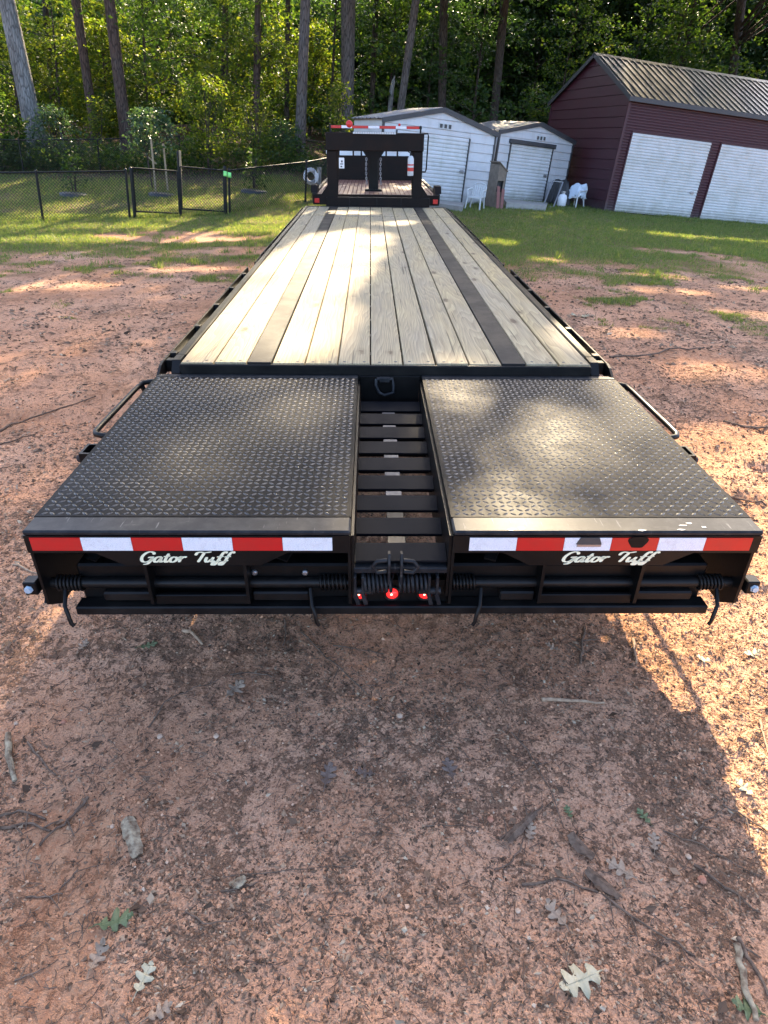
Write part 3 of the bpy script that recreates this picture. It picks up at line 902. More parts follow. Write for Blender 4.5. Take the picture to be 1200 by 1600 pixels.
def coil(c0, c1, rad, wire, turns, n=12, seg=5):
    c0 = Vector(c0); c1 = Vector(c1); ax = (c1 - c0); L = ax.length; ax.normalize()
    u = ax.orthogonal().normalized(); w = ax.cross(u)
    pts = [c0 + ax * L * i / (turns * n) + (u * math.cos(2 * PI * i / n) + w * math.sin(2 * PI * i / n)) * rad for i in range(turns * n + 1)]
    mb = MB(); mb.tube(pts, wire, seg); return mb

# deck boards, laid lengthways, a cross joint near the front
bw = .184; stripw = .138
xs = []; x = -1.17
order = ['b', 'b', 's'] + ['b'] * 7 + ['s', 'b', 'b']
scale_ = 2.34 / (11 * bw + 2 * stripw)
rng = random.Random(4)
JOINT = 8.95
screws = MB()
for k in order:
    wdt = (bw if k == 'b' else stripw) * scale_
    if k == 'b':
        for (a, b) in ((Y0 + .022, JOINT - .004), (JOINT + .004, Y1)):
            mb = MB(); dz = rng.uniform(-.003, .003); gp = rng.uniform(.0035, .0055)
            nseg = 10
            bend = rng.uniform(-.002, .002)
            mb.box(-wdt / 2 + gp, wdt / 2 - gp, a - (a + b) / 2, b - (a + b) / 2, -.038, 0, .004)
            o = mb.build('deck_board', M['wood'], TR, Matrix.Translation((x + wdt / 2 + bend, (a + b) / 2, DECK + dz)))
            for yy in [a + .035, b - .035]:
                for sx in (-.05, .05):
                    screws.lathe([(0, .009), (.0015, .009)], (x + wdt / 2 + sx + rng.uniform(-.008, .008), yy + rng.uniform(-.01, .01), DECK + dz), (0, 0, 1), 8, False)
    else:
        mb = MB(); mb.box(x + .003, x + wdt - .003, Y0 + .022, Y1, DECK - .02, DECK + .003, .003)
        rn = mb.build('steel_runner', M['runner'], TR)
    x += wdt
o = screws.build('deck_screws', M['darkgrey'], TR); o['kind'] = 'stuff'

# deck frame
mb = MB()
for s in (-1, 1):
    mb.box(s * 1.173, s * 1.225, Y0 + .161, Y1 + .1, -.08, DECK + .003, .006)
fr = mb.build('side_rail', M['black'], TR)
mb = MB(); mb.box(-1.172, 1.172, Y0 + .004, Y0 + .021, -.06, DECK - .008, .005); mb.build('deck_end_rail', M['black2'], TR)
mb = MB(); mb.box(-1.172, 1.172, Y1 + .004, Y1 + .09, -.06, DECK + .004, .006); mb.build('deck_end_rail', M['black2'], TR)
mb = MB()
for yy in np.arange(2.0, 10.2, .41): mb.box(-1.17, 1.17, yy - .03, yy + .03, -.10, DECK - .04)
for s in (-1, 1): mb.box(s * .42, s * .56, .25, 10.6, -.46, -.101, .01)
mb.build('underframe', M['black2'], TR)
# rub rails outside the frame with stake pockets
for s in (-1, 1):
    for (a, b, w_) in ((Y0 + .1, 4.72, RW), (4.95, 5.35, 1.262), (5.35, Y1 + .05, 1.272)):
        mb = MB(); mb.box(s * (w_ - .012), s * w_, a, b, -.035, .045, .003); mb.build('rub_rail', M['black'], TR)
    yy = Y0 + .22
    while yy < Y1:
        mb = MB(); w_ = RW if yy < 4.7 else 1.272
        mb.box(s * 1.242, s * (w_ - .014), yy, yy + .05, -.03, .052, .003); mb.build('stake_pocket', M['black2'], TR)
        yy += .61
    # the rub rail's end bends down beside the ramp
    mb = MB(); mb.prism([(Y0 + .0995, .045), (Y0 + .0995, -.035), (Y0 - .02, -.085), (Y0 - .16, -.20), (Y0 - .20, -.17), (Y0 - .05, -.01), (Y0 + .04, .035)], 0, s * (RW - .012), s * (RW + .002)); mb.build('rub_rail_end', M['black'], TR)
    mb = MB(); mb.box(s * 1.2255, s * (RW - .0125), Y0 + .12, Y0 + .17, -.03, .04, .003); mb.build('stake_pocket', M['black2'], TR)
    mb = MB(); mb.box(s * 1.2255, s * (RW - .0125), Y0 + .171, 4.7, -.034, -.022); mb.build('rail_web', M['black'], TR)
    # sloped corner piece from the deck to the ramp
    mb = MB(); mb.prism([(Y0 + .004, -.06), (Y0 + .16, -.06), (Y0 + .16, DECK + .002), (Y0 + .06, DECK + .002), (Y0 + .004, .003)], 0, s * 1.1755, s * 1.222); mb.build('corner_bracket', M['black2'], TR)
# tandem axles under the deck
for yy in (4.35, 5.35):
    mb = MB(); mb.tube([(-1.0, yy, -.42), (1.0, yy, -.42)], .06, 10); mb.build('axle', M['black2'], TR)
    for s in (-1, 1):
        for xx in (.72, .99):
            mb = MB(); mb.lathe([(-.11, .20), (-.11, .34), (-.085, .375), (.085, .375), (.11, .34), (.11, .20)], (s * xx, yy, -.42), (1, 0, 0), 24)
            wl_ = mb.build('wheel', M['rubber'], TR)
            mb = MB(); mb.lathe([(-.10, .205), (.03, .19), (.06, .10), (.10, .06)], (s * xx, yy, -.42), (s, 0, 0), 20); mb.build('rim', M['rim'], wl_)

# ---- one ramp: plate, face, gussets, springs
def lug_field(x0, x1, y0, y1, z, pitch=.0285):
    """raised lozenges of tread plate, in alternating directions"""
    nx = int((x1 - x0) / pitch); ny = int((y1 - y0) / pitch)
    gx, gy = np.meshgrid(np.arange(nx), np.arange(ny))
    cx = x0 + (gx.ravel() + .5) * (x1 - x0) / nx; cy = y0 + (gy.ravel() + .5) * (y1 - y0) / ny
    sgn = np.where((gx + gy).ravel() % 2 == 0, 1.0, -1.0)
    L, Wd, h = .0152, .0056, .0021
    base = np.array([(-L, 0, 0), (-L * .3, -Wd, 0), (L * .3, -Wd, 0), (L, 0, 0), (L * .3, Wd, 0), (-L * .3, Wd, 0), (-L * .55, 0, h), (L * .55, 0, h)])
    a = sgn * R(38)
    ca, sa = np.cos(a)[:, None], np.sin(a)[:, None]
    Xv = cx[:, None] + base[:, 0] * ca - base[:, 1] * sa
    Yv = cy[:, None] + base[:, 0] * sa + base[:, 1] * ca
    Zv = z + np.repeat(base[None, :, 2], len(cx), 0)
    V = np.stack([Xv, Yv, Zv], 2).reshape(-1, 3)
    f = np.array([(0, 1, 6), (1, 2, 7), (1, 7, 6), (2, 3, 7), (3, 4, 7), (4, 5, 6), (4, 6, 7), (5, 0, 6)])
    F = (f[None] + (np.arange(len(cx)) * 8)[:, None, None]).reshape(-1, 3)
    return V, F

# lettering: broad pen strokes, (x, y) in letter units, cap height 1
STROKES = {
 'G': (.70, [[(.66, .74), (.60, .92), (.40, 1.0), (.18, .84), (.04, .50), (.08, .14), (.28, .0), (.48, .10), (.58, .34), (.60, .46)], [(.36, .44), (.52, .48), (.70, .50)], [(.60, .46), (.55, .10), (.42, -.16), (.20, -.22)]]),
 'a': (.50, [[(.40, .42), (.28, .52), (.10, .40), (.04, .16), (.14, .0), (.28, .10), (.40, .40)], [(.42, .50), (.38, .20), (.42, .02), (.54, .12)]]),
 't': (.36, [[(.24, .84), (.16, .40), (.14, .10), (.22, .0), (.36, .14)], [(.0, .54), (.18, .56), (.36, .60)]]),
 'o': (.46, [[(.26, .52), (.10, .42), (.04, .16), (.16, .0), (.34, .10), (.40, .34), (.26, .52)], [(.36, .44), (.50, .46)]]),
 'r': (.44, [[(.06, .44), (.14, .52), (.12, .26), (.10, .0)], [(.12, .26), (.22, .44), (.34, .52), (.42, .44)]]),
 'T': (.62, [[(.04, .66), (.08, .88), (.24, .97), (.50, .92), (.84, 1.0)], [(.48, .93), (.40, .56), (.33, .22), (.28, .0)]]),
 'u': (.54, [[(.06, .50), (.04, .20), (.10, .02), (.22, .06), (.36, .30)], [(.42, .50), (.38, .20), (.42, .02), (.56, .12)]]),
 'f': (.40, [[(.54, .86), (.46, 1.0), (.34, .88), (.24, .44), (.16, .0), (.06, -.26), (-.08, -.24), (-.04, -.06), (.14, .06), (.34, .18)], [(.06, .50), (.22, .52), (.42, .56)]]),
 ' ': (.42, []),
}
def lettering(text, x0, z_base, width, cap, y, parent):
    tot = sum(STROKES[c][0] for c in text)
    ux = width / (tot + .18); mb = MB(); cur = 0.0
    def cr(p0, p1, p2, p3, t):
        return tuple(.5 * (2 * b + (c - a) * t + (2 * a - 5 * b + 4 * c - d) * t * t + (3 * b - a - 3 * c + d) * t ** 3) for a, b, c, d in zip(p0, p1, p2, p3))
    for c in text:
        adv, ss = STROKES[c]
        for st in ss:
            P = [st[0]] + st + [st[-1]]; pts = []
            for i in range(1, len(P) - 2):
                for k in range(7): pts.append(cr(P[i - 1], P[i], P[i + 1], P[i + 2], k / 7))
            pts.append(st[-1])
            Lf = []
            for i, (px, py) in enumerate(pts):
                a = pts[max(0, i - 1)]; b = pts[min(len(pts) - 1, i + 1)]
                dx, dy = b[0] - a[0], b[1] - a[1]; ln = math.hypot(dx, dy) + 1e-9
                dx /= ln; dy /= ln
                e = min(i, len(pts) - 1 - i) / 3.0
                hw = (.035 + .055 * abs(dy)) * min(1.0, .55 + e * .45)
                Lf.append(((px - dy * hw, py + dx * hw), (px + dy * hw, py - dx * hw)))
            vs = []
            for (l, r_) in Lf:
                for q in (l, r_):
                    X = x0 + (cur + q[0] + .26 * q[1]) * ux; Z = z_base + q[1] * cap
                    vs += [(X, y - .0015, Z), (X, y, Z)]
            fs = []
            for i in range(len(Lf) - 1):
                o = i * 4; fs += [(o, o + 2, o + 6, o + 4), (o, o + 4, o + 5, o + 1), (o + 2, o + 3, o + 7, o + 6)]
            mb.add(vs, fs)
        cur += adv
    return mb.build('lettering', M['cream'], parent, recalc=False)

def ramp(x0, x1, tape0, tw, first_red, gx, text_x, text_w, springs, hooks, side):
    # plate (with smooth edge bands) is the ramp's own mesh
    mb = MB()
    mb.box(x0, x1, .10, 1.605, -.012, -.001)
    rp = mb.build('ramp', M['plate'], TR)
    V, F = lug_field(x0 + .012, x1 - .012, .106, 1.60, -.001)
    me = fast_mesh('tread_lugs', V, F, M['lug']); o = link('tread_lugs', me, rp); o['kind'] = 'stuff'
    mb = MB(); mb.box(x0, x1, .0, .0985, -.02, 0.0, .006); mb.build('rear_edge_angle', M['edge'], rp)
    mb = MB(); mb.box(x0, x1, 1.6065, 1.655, -.012, .001, .003); mb.build('front_edge_bar', M['edge'], rp)
    # rear face: a band with a deeper tab that carries the lettering
    xa, xb = gx
    mb = MB()
    mb.prism([(x0, -.0205), (x1, -.0205), (x1, -.092), (xb + .16, -.092), (xb + .06, -.146), (xa - .06, -.146), (xa - .16, -.092), (x0, -.092)], 1, .002, .012)
    mb.build('rear_face', M['black'], rp)
    # reflective tape, six lengths
    for i in range(6):
        red = (i % 2 == 0) == first_red
        a = tape0 + i * tw
        mb = MB(); mb.box(a + .0006, a + tw - .0006, -.0012, .0015, -.080, -.0265)
        mb.build('red_tape' if red else 'white_tape', M['redtape' if red else 'whitetape'], rp)
    lettering('Gator Tuff', text_x, -.130, text_w, .044, .0015, rp)
    # side plates
    for xx, outer in ((x0, side < 0), (x1 - .01, side > 0)):
        mb = MB(); mb.prism([(.013, -.0205), (.013, -.33), (.10, -.395), (.40, -.395), (1.6, -.12), (1.6, -.013), (.1, -.013)], 0, xx, xx + .010); mb.build('side_plate', M['black'], rp)
    # gussets and slanted ribs
    for g_ in gx:
        mb = MB(); mb.prism([(.013, -.147), (.013, -.33), (.30, -.36), (.42, -.05), (.05, -.05)], 0, g_ - .006, g_ + .006); mb.build('gusset', M['black'], rp)
    for (a, b) in ((x0 + .16, x0 + .30), (xa + .12, xa + .20), (xb + .12, xb + .30)):
        mb = MB(); mb.bar((a, .10, -.19), (b, .42, -.05), .045, .012); mb.build('cross_rib', M['black2'], rp)
    mb = MB(); mb.box(x0 + .01, x1 - .01, .30, .36, -.30, -.02); mb.box(x0 + .01, x1 - .01, .75, .81, -.2, -.013); mb.box(x0 + .01, x1 - .01, 1.2, 1.26, -.15, -.013); mb.build('ramp_beam', M['black2'], rp)
    # pressed centre pan between the gussets
    mb = MB(); mb.box(xa + .007, xb - .007, .03, .05, -.345, -.302, .003); mb.box(xa + .007, xb - .007, .05, .16, -.345, -.335); mb.build('centre_pan', M['black'], rp)
    # hinge shaft, springs, hooks
    mb = MB(); mb.tube([(x0 + .01, .07, -.272), (x1 - .01, .07, -.272)], .021, 12); mb.build('hinge_shaft', M['black2'], rp)
    mb = MB()
    mb.box(x0 + .20, xa - .01, .04, .10, -.338, -.298, .006); mb.box(xb + .01, x1 - .16, .04, .10, -.338, -.298, .006); mb.build('hinge_sleeve', M['black2'], rp)
    for (a, b) in springs:
        coil((a, .07, -.272), (b, .07, -.272), .028, .0052, 7).build('torsion_spring', M['black2'], rp)
    for h in hooks:
        s = 1 if h > 0 else -1
        mb = MB(); mb.tube([(h + .02 * s, .05, -.285), (h + .012 * s, .0, -.33), (h, -.016, -.36), (h - .004 * s, -.020, -.392), (h - .012 * s, -.022, -.406)], [.0078, .0078, .0078, .0078, .007], 8); mb.build('bent_handle', M['black'], rp)
    return rp

rl = ramp(-1.295, -.165, -1.275, .1745, True, (-.905, -.548), -.912, .325, ((-1.262, -1.165), (-.285, -.178)), (-1.212, -.30), -1)
rr = ramp(.197, 1.295, .254, .168, False, (.540, .905), .592, .335, ((.215, .305), (1.155, 1.25)), (.304, 1.206), 1)
rl['label'] = 'left tread plate ramp'; rr['label'] = 'right tread plate ramp with scraped tape'
# scrapes on the right-hand tape
mb = MB(); mb.prism([(.645, -.024), (.712, -.024), (.724, -.052), (.632, -.052)], 1, -.0035, -.0013); mb.build('torn_tape_patch', M['darkgrey'], rr)
mb = MB(); mb.box(.636, .722, -.0038, -.0013, -.062, -.053); mb.build('bare_metal_streak', M['steel'], rr)
mb = MB(); mb.prism([(.852 + .034 * math.cos(a) * (1 + .2 * math.sin(3 * a)), -.044 + .028 * math.sin(a) * (1 + .2 * math.cos(2 * a))) for a in np.linspace(0, 2 * PI, 18)[:-1]], 1, -.003, -.0013); mb.build('worn_tape_patch', M['rustblack'], rr)
rng = random.Random(8)
mb = MB()
for (cx, cy) in ((1.05, .055), (1.09, .03), (.86, .008), (.40, .012), (.44, .02), (1.0, .012), (1.02, .04)):
    mb.prism([(cx + rng.uniform(.006, .02) * math.cos(a), cy + rng.uniform(.003, .007) * math.sin(a)) for a in np.linspace(0, 2 * PI, 9)[:-1]], 2, .0004, .0012)
mb.build('paint_chips', M['steel'], rr)['kind'] = 'stuff'

# ---- well between the ramps
CX = .016
for i in range(9):
    y = .075 + i * .181
    mb = MB()
    mb.prism([(y - .044, -.152), (y - .040, -.160), (y + .042, -.134), (y + .038, -.122), (y - .043, -.146)], 0, -.150, .184)
    mb.prism([(y + .030, -.138), (y + .038, -.136), (y + .034, -.20), (y + .026, -.20)], 0, -.149, .183)
    mb.build('ladder_slat', M['slat'], TR)
for i in range(8):
    y = .165 + i * .181
    mb = MB(); mb.box(CX - .045, CX + .025, y - .036, y + .036, -.158, -.150, .002); mb.build('slat_tab', M['tab'] if i > 1 else M['black2'], TR)
for xx in (-.163, .186):
    mb = MB(); mb.box(xx, xx + .010, .02, 1.65, -.30, -.03); mb.build('well_side', M['black'], TR)
mb = MB(); mb.box(-.152, .185, 1.640, 1.655, -.25, -.002, .002); mb.build('well_front_plate', M['black'], TR)
# D-ring
d = MB(); yy = 1.625
d.tube([(CX - .045 - .03, yy, -.012), (CX - .05 - .03, yy - .012, -.045), (CX - .042 - .03 + .01, yy - .02, -.085), (CX - .03, yy - .024, -.10), (CX + .012 - .01 + .02, yy - .02, -.085), (CX + .02, yy - .012, -.045), (CX + .015, yy, -.012), (CX - .075, yy, -.012)], .0095, 8)
dr = d.build('tie_ring', M['edge'], TR)
mb = MB(); mb.box(CX - .06, CX, yy - .012, yy + .012, -.03, -.001, .004); mb.build('ring_clip', M['edge'], dr)
# centre latch with twin springs and levers
mb = MB()
for xx in (-.022, .022): mb.prism([(-.035, -.205), (.02, -.22), (.02, -.095), (-.02, -.082), (-.035, -.12)], 0, CX - .022 + xx - .004, CX - .022 + xx + .004)
lt = mb.build('latch', M['edge'], TR)
mb = MB()
for s in (-1, 1):
    c = CX - .022; mb.tube([(c + s * .028, -.01, -.115), (c + s * .065, -.01, -.12), (c + s * .082, -.012, -.14), (c + s * .065, -.016, -.165), (c + s * .03, -.016, -.16)], .008, 8)
mb.build('latch_ring', M['edge'], lt)
mb = MB(); mb.box(-.155, .185, .01, .05, -.188, -.165, .003); mb.build('latch_crossbar', M['edge'], lt)
for (a, b) in ((-.118, -.012), (.008, .118)):
    coil((a, .012, -.232), (b, .012, -.232), .032, .0058, 7, 14).build('latch_spring', M['edge'], lt)
for (a, b) in ((-.155, -.085), (.085, .165)):
    mb = MB(); mb.tube([(a, .005, -.262), (b, .005, -.262)], .014, 10); mb.build('latch_shaft', M['edge'], lt)
for xx in (-.150, -.122, .120, .150):
    mb = MB(); mb.box(xx - .005, xx + .005, -.012, .02, -.27, -.19, .002); mb.bar((xx, -.006, -.27), (xx + .012, -.008, -.315), .010, .014); mb.build('latch_lever', M['edge'], lt)
# three lamps on the rear beam
mb = MB(); mb.box(-.18, .21, .055, .075, -.35, -.25); mb.build('lamp_plate', M['black'], TR)
for xx in (-.135, -.012, .112):
    mb = MB(); mb.lathe([(0, .034), (.010, .034), (.014, .029), (.006, .026)], (xx, .055, -.308), (0, -1, 0), 24)
    l = mb.build('tail_lamp', M['black2'], TR)
    mb = MB(); mb.lathe([(.0, .0225), (.010, .0225), (.017, .016), (.020, .0)], (xx, .053, -.308), (0, -1, 0), 20); mb.build('lens', M['redlamp'], l)
    mb = MB(); mb.lathe([(0, .004), (.002, .004)], (xx - .003, .034, -.303), (0, -1, 0), 10); mb.build('lamp_core', M['core'], l)
# rear beam and bumper bar
mb = MB(); mb.box(-1.19, 1.19, .085, .24, -.392, -.20, .008); mb.build('rear_beam', M['black'], TR)
mb = MB(); mb.box(-1.20, 1.20, .018, .0845, -.388, -.350, .005); mb.build('bumper_bar', M['black2'], TR)
for xx in (-.55, -.36):
    mb = MB(); mb.lathe([(0, .012), (.006, .012), (.009, .007)], (xx + .02, .083, -.235), (0, -1, 0), 10); mb.build('bolt', M['steel'], TR)
for s in (-1, 1):
    mb = MB(); mb.box(s * 1.306, s * 1.354, .0, .05, -.278, -.222, .004); mb.prism([(.056, -.215), (.056, -.285), (.02, -.33), (.16, -.395), (.30, -.395), (.35, -.2)], 0, s * 1.297, s * 1.308)
    b = mb.build('end_bracket', M['black'], TR)
    mb = MB(); mb.lathe([(0, .016), (.004, .016), (.004, .0125), (.012, .012)], (s * 1.334, .0, -.25), (0, -1, 0), 6, False); mb.build('hex_bolt', M['bluebolt'], b)
    # side step loop and side bracket
    mb = MB(); zz = -.115
    mb.tube([(s * 1.30, 1.80, zz + .02), (s * 1.39, 1.80, zz + .02), (s * 1.435, 1.785, zz + .015), (s * 1.462, 1.73, zz), (s * 1.470, 1.20, zz), (s * 1.470, 1.11, zz), (s * 1.455, 1.075, zz), (s * 1.42, 1.06, zz), (s * 1.28, 1.06, zz)], .0145, 10); mb.build('side_step', M['black2'], TR)
    mb = MB(); mb.bar((s * 1.44, 1.77, zz), (s * 1.36, 1.72, zz - .16), .02, .02); mb.build('step_brace', M['black2'], TR)
    mb = MB(); mb.box(s * 1.296, s * 1.43, .80, .812, -.19, -.09); mb.box(s * 1.296, s * 1.43, .90, .912, -.19, -.09); mb.box(s * 1.418, s * 1.43, .812, .90, -.19, -.09); mb.box(s * 1.296, s * 1.418, .812, .90, -.19, -.18)
    br = mb.build('side_bracket', M['black'], TR)
    mb = MB(); mb.lathe([(0, .018), (.02, .018), (.026, .010)], (s * 1.43, .83, -.125), (s, -.4, 0), 10); mb.build('marker_lamp', M['rubber'], br)

# ---- gooseneck
GY = 10.46
for s, xi, xo in ((-1, -.66, -.83), (1, .63, .79)):
    mb = MB(); mb.box(xi, xo, GY, GY + .16, DECK + .01, .90, .008); mb.build('neck_upright', M['rustblack'], TR)
    mb = MB(); mb.prism([(xo, .08), (xo + s * .14, .08), (xo + s * .14, .20), (xo + s * .02, .36), (xo, .38)], 1, GY + .02, GY + .10); mb.build('neck_gusset', M['rustblack'], TR)
    mb = MB(); mb.prism([(xi, .12), (xi, .90), (xi - s * .05, .90)], 1, GY + .02, GY + .05); mb.build('neck_web', M['rustblack'], TR)
    mb = MB(); mb.bar((xi + s * .05, GY + .1, 1.04), (s * .16, 13.0, 1.0), .12, .2); mb.build('neck_beam', M['rustblack'], TR)
mb = MB(); mb.box(-.84, .80, GY - .03, GY + .17, .9005, 1.17, .012); mb.build('neck_crossbeam', M['rustblack'], TR)
mb = MB(); mb.box(-.86, .94, GY - .02, GY + .12, DECK - .07, .20, .008); mb.build('neck_sill', M['rustblack'], TR)
for xx in (-.46, .02, .44):
    mb = MB(); mb.box(xx - .004, xx + .004, GY - .028, GY - .0205, DECK + .0, .19); mb.build('sill_rib', M['edge'], TR)
# light rack over the cross beam
mb = MB()
for xx in (-.76, .74): mb.box(xx - .012, xx + .012, GY + .02, GY + .10, 1.171, 1.275)
mb.box(-.78, .76, GY + .03, GY + .09, 1.225, 1.268, .005)
rk = mb.build('light_rack', M['black2'], TR)
segs = [(-.755, -.575, 1), (-.575, -.40, 0), (-.40, -.13, 1), (-.13, .055, 0), (.055, .325, 1), (.325, .505, 0), (.505, .715, 1)]
for (a, b, r_) in segs:
    mb = MB(); mb.box(a + .001, b - .001, GY + .0255, GY + .029, 1.228, 1.266); mb.build('red_tape' if r_ else 'white_tape', M['redtape' if r_ else 'whitetape'], rk)
mb = MB(); mb.box(-.39, .335, GY - .055, GY - .03, 1.145, 1.180, .004); lb = mb.build('lamp_strip', M['black2'], TR)
for i in range(18):
    mb = MB(); a = -.385 + i * .0396; mb.box(a + .002, a + .0375, GY - .060, GY - .0555, 1.149, 1.177, .002); mb.build('strip_lens', M['white_plastic'], lb)
mb = MB(); mb.lathe([(-.02, .05), (.0, .058), (.03, .055), (.045, .03), (.05, 0)], (-.445, GY + .06, 1.285), (0, -1, .1), 18); mb.build('red_marker_lamp', M['redplastic'], rk)
mb = MB(); mb.lathe([(0, .022), (.02, .02), (.024, 0)], (.385, GY + .04, 1.285), (0, -1, .1), 12); mb.build('red_marker_lamp', M['redplastic'], rk)
mb = MB(); mb.tube([(.79, GY + .05, 1.16), (.865, GY + .05, 1.165), (.875, GY + .05, 1.13), (.86, GY + .05, .64), (.845, GY + .05, .60), (.78, GY + .05, .60)], .012, 8); mb.build('grab_handle', M['black2'], TR)
# coupler post and its funnel
mb = MB(); mb.prism([(-.30, .92), (.24, .92), (.13, .76), (.06, .70), (-.12, .70), (-.19, .76)], 1, 12.9, 13.12); mb.build('coupler_funnel', M['black'], TR)
mb = MB(); mb.box(-.13, .07, 12.92, 13.10, .12, .72, .012); mb.box(-.20, .14, 12.86, 13.12, .118, .16, .01); mb.build('coupler_post', M['black'], TR)
for xx in (-.175, .115):
    mb = MB()
    z = .70; k = 0
    while z > .24:
        c = Vector((xx + .006 * math.sin(z * 9), 12.88, z)); u = Vector((1, 0, 0)) if k % 2 == 0 else Vector((0, 1, 0))
        pts = [c + u * (.016 * math.cos(a)) + Vector((0, 0, .03 * math.sin(a))) for a in np.linspace(0, 2 * PI, 9)]
        mb.tube(pts, .006, 5, False); z -= .043; k += 1
    mb.build('safety_chain', M['steel'], TR)

# things carried on the gooseneck
e = thing('fire_extinguisher', 'small white fire extinguisher with a red label hanging on the gooseneck upright', 'fire extinguisher', TM)
ex, ey = .585, GY - .07
mb = MB(); mb.lathe([(0, .045), (.012, .052), (.255, .052), (.29, .035), (.30, .018)], (ex, ey, .545), (0, 0, 1), 18); mb.build('cylinder', M['white_plastic'], e)
mb = MB(); mb.lathe([(0, .0532), (.055, .0532)], (ex, ey, .615), (0, 0, 1), 18); mb.lathe([(0, .0532), (.02, .0532)], (ex, ey, .70), (0, 0, 1), 18); mb.build('red_label', M['extred'], e)
mb = MB(); mb.box(ex - .018, ex + .018, ey - .02, ey + .02, .845, .885, .004); mb.bar((ex, ey, .88), (ex - .05, ey - .01, .90), .02, .012); mb.build('valve', M['black2'], e)
mb = MB(); mb.box(ex - .056, ex + .056, ey + .045, ey + .075, .65, .68); mb.build('bracket', M['black2'], e)
d = thing('document_holder', 'white document holder hung on the gooseneck beside the left upright', 'document holder', TM)
mb = MB(); mb.box(-.625, -.535, GY - .035, GY - .015, .64, .80, .006); mb.build('case', M['paper'], d)
mb = MB(); mb.box(-.605, -.555, GY - .0375, GY - .0352, .70, .715); mb.box(-.588, -.562, GY - .0375, GY - .0352, .73, .76); mb.box(-.60, -.57, GY - .0375, GY - .0352, .66, .68); mb.build('print', M['darkgrey'], d)

# ------------------------------------------------------------------ the truck under the gooseneck
TK = thing('flatbed_truck', 'white pickup truck with a red brown flat bed, hitched under the gooseneck', 'truck', TM)
BZ = .12
mb = MB(); mb.box(-1.16, 1.20, 11.9, 16.4, BZ - .05, BZ, .004); mb.build('bed_floor', M['bed'], TK)
V, F = lug_field(-1.12, 1.16, 11.95, 16.35, BZ, .085)
V[:, 2] = BZ + (V[:, 2] - BZ) * 2
me = fast_mesh('tread_lugs', V, F, M['bed']); o = link('tread_lugs', me, TK); o['kind'] = 'stuff'
for s in (-1, 1):
    mb = MB(); c = .02 + s * 1.20; mb.box(c - .035, c + .035, 11.88, 16.45, BZ - .14, BZ + .035, .008); mb.build('bed_side_rail', M['black2'], TK)
    mb = MB(); mb.prism([(11.9, BZ + .036), (12.5, BZ + .036), (12.35, BZ + .16), (12.0, BZ + .16)], 0, c - .06, c + .06); mb.build('bed_corner_box', M['rustblack'], TK)
mb = MB(); mb.box(-1.20, 1.24, 11.80, 11.875, BZ - .16, BZ + .02, .008); rb_ = mb.build('rear_sill', M['rustblack'], TK)
for s in (-1, 1):
    mb = MB(); c = .02 + s * 1.14; mb.box(c - .045, c + .045, 11.785, 11.799, BZ - .13, BZ - .05, .004); mb.build('tail_light', M['redplastic'], TK)
# headboard behind the cab: plate below, open slots above
mb = MB(); mb.box(-1.1, 1.14, 16.41, 16.45, BZ, .66, .004)
for xx in (-1.08, -.52, -.32, .30, .58, 1.08): mb.box(xx - .02, xx + .02, 16.405, 16.455, .6605, .98)
mb.box(-1.1, 1.14, 16.40, 16.46, .9805, 1.04, .006); mb.build('headboard', M['rustblack'], TK)
# cab
mb = MB()
prof = [(16.62, -.30), (16.62, .66), (16.72, 1.04), (16.95, 1.10), (18.1, 1.10), (18.55, 1.02), (19.15, .62), (20.6, .50), (20.75, .30), (20.75, -.35), (16.62, -.35)]
mb.prism(prof, 0, -.95, .99); cb = mb.build('cab', M['whitepaint'], TK)
bev = cb.modifiers.new('bevel', 'BEVEL'); bev.width = .06; bev.segments = 3
mb = MB(); mb.prism([(16.60, .80), (16.615, .80), (16.68, 1.0), (16.665, 1.0)], 0, -.7, .74); mb.build('rear_window', M['glass'], TK)
mb = MB(); mb.prism([(18.62, 1.0), (18.64, 1.0), (19.14, .68), (19.12, .66)], 0, -.8, .84); mb.build('windscreen', M['glass'], TK)
for s in (-1, 1):
    c = .02 + s * .972
    mb = MB(); mb.prism([(16.9, .70), (17.0, 1.0), (18.1, 1.02), (18.75, .70)], 0, c - .004, c + .004); mb.build('side_window', M['glass'], TK)
    mb = MB(); mb.box(.02 + s * .98, .02 + s * 1.20, 18.2, 18.23, .74, .80); m_ = mb.build('mirror_arm', M['black2'], TK)
    mb = MB(); mb.box(.02 + s * 1.10, .02 + s * 1.32, 18.12, 18.20, .62, .92, .03); mb.build('mirror', M['whitepaint'], m_)
    for yy in (13.2, 19.5):
        mb = MB(); mb.lathe([(-.13, .22), (-.13, .36), (-.10, .40), (.10, .40), (.13, .36), (.13, .22)], (.02 + s * .84, yy, -.40), (1, 0, 0), 24); w_ = mb.build('wheel', M['rubber'], TK)
        mb = MB(); mb.lathe([(0, .22), (.08, .2), (.10, .08), (.13, .06)], (.02 + s * .86, yy, -.40), (s, 0, 0), 18); mb.build('rim', M['rim'], w_)
mb = MB(); mb.box(-.45, .49, 12.0, 20.4, -.36, -.10); mb.build('chassis', M['black2'], TK)
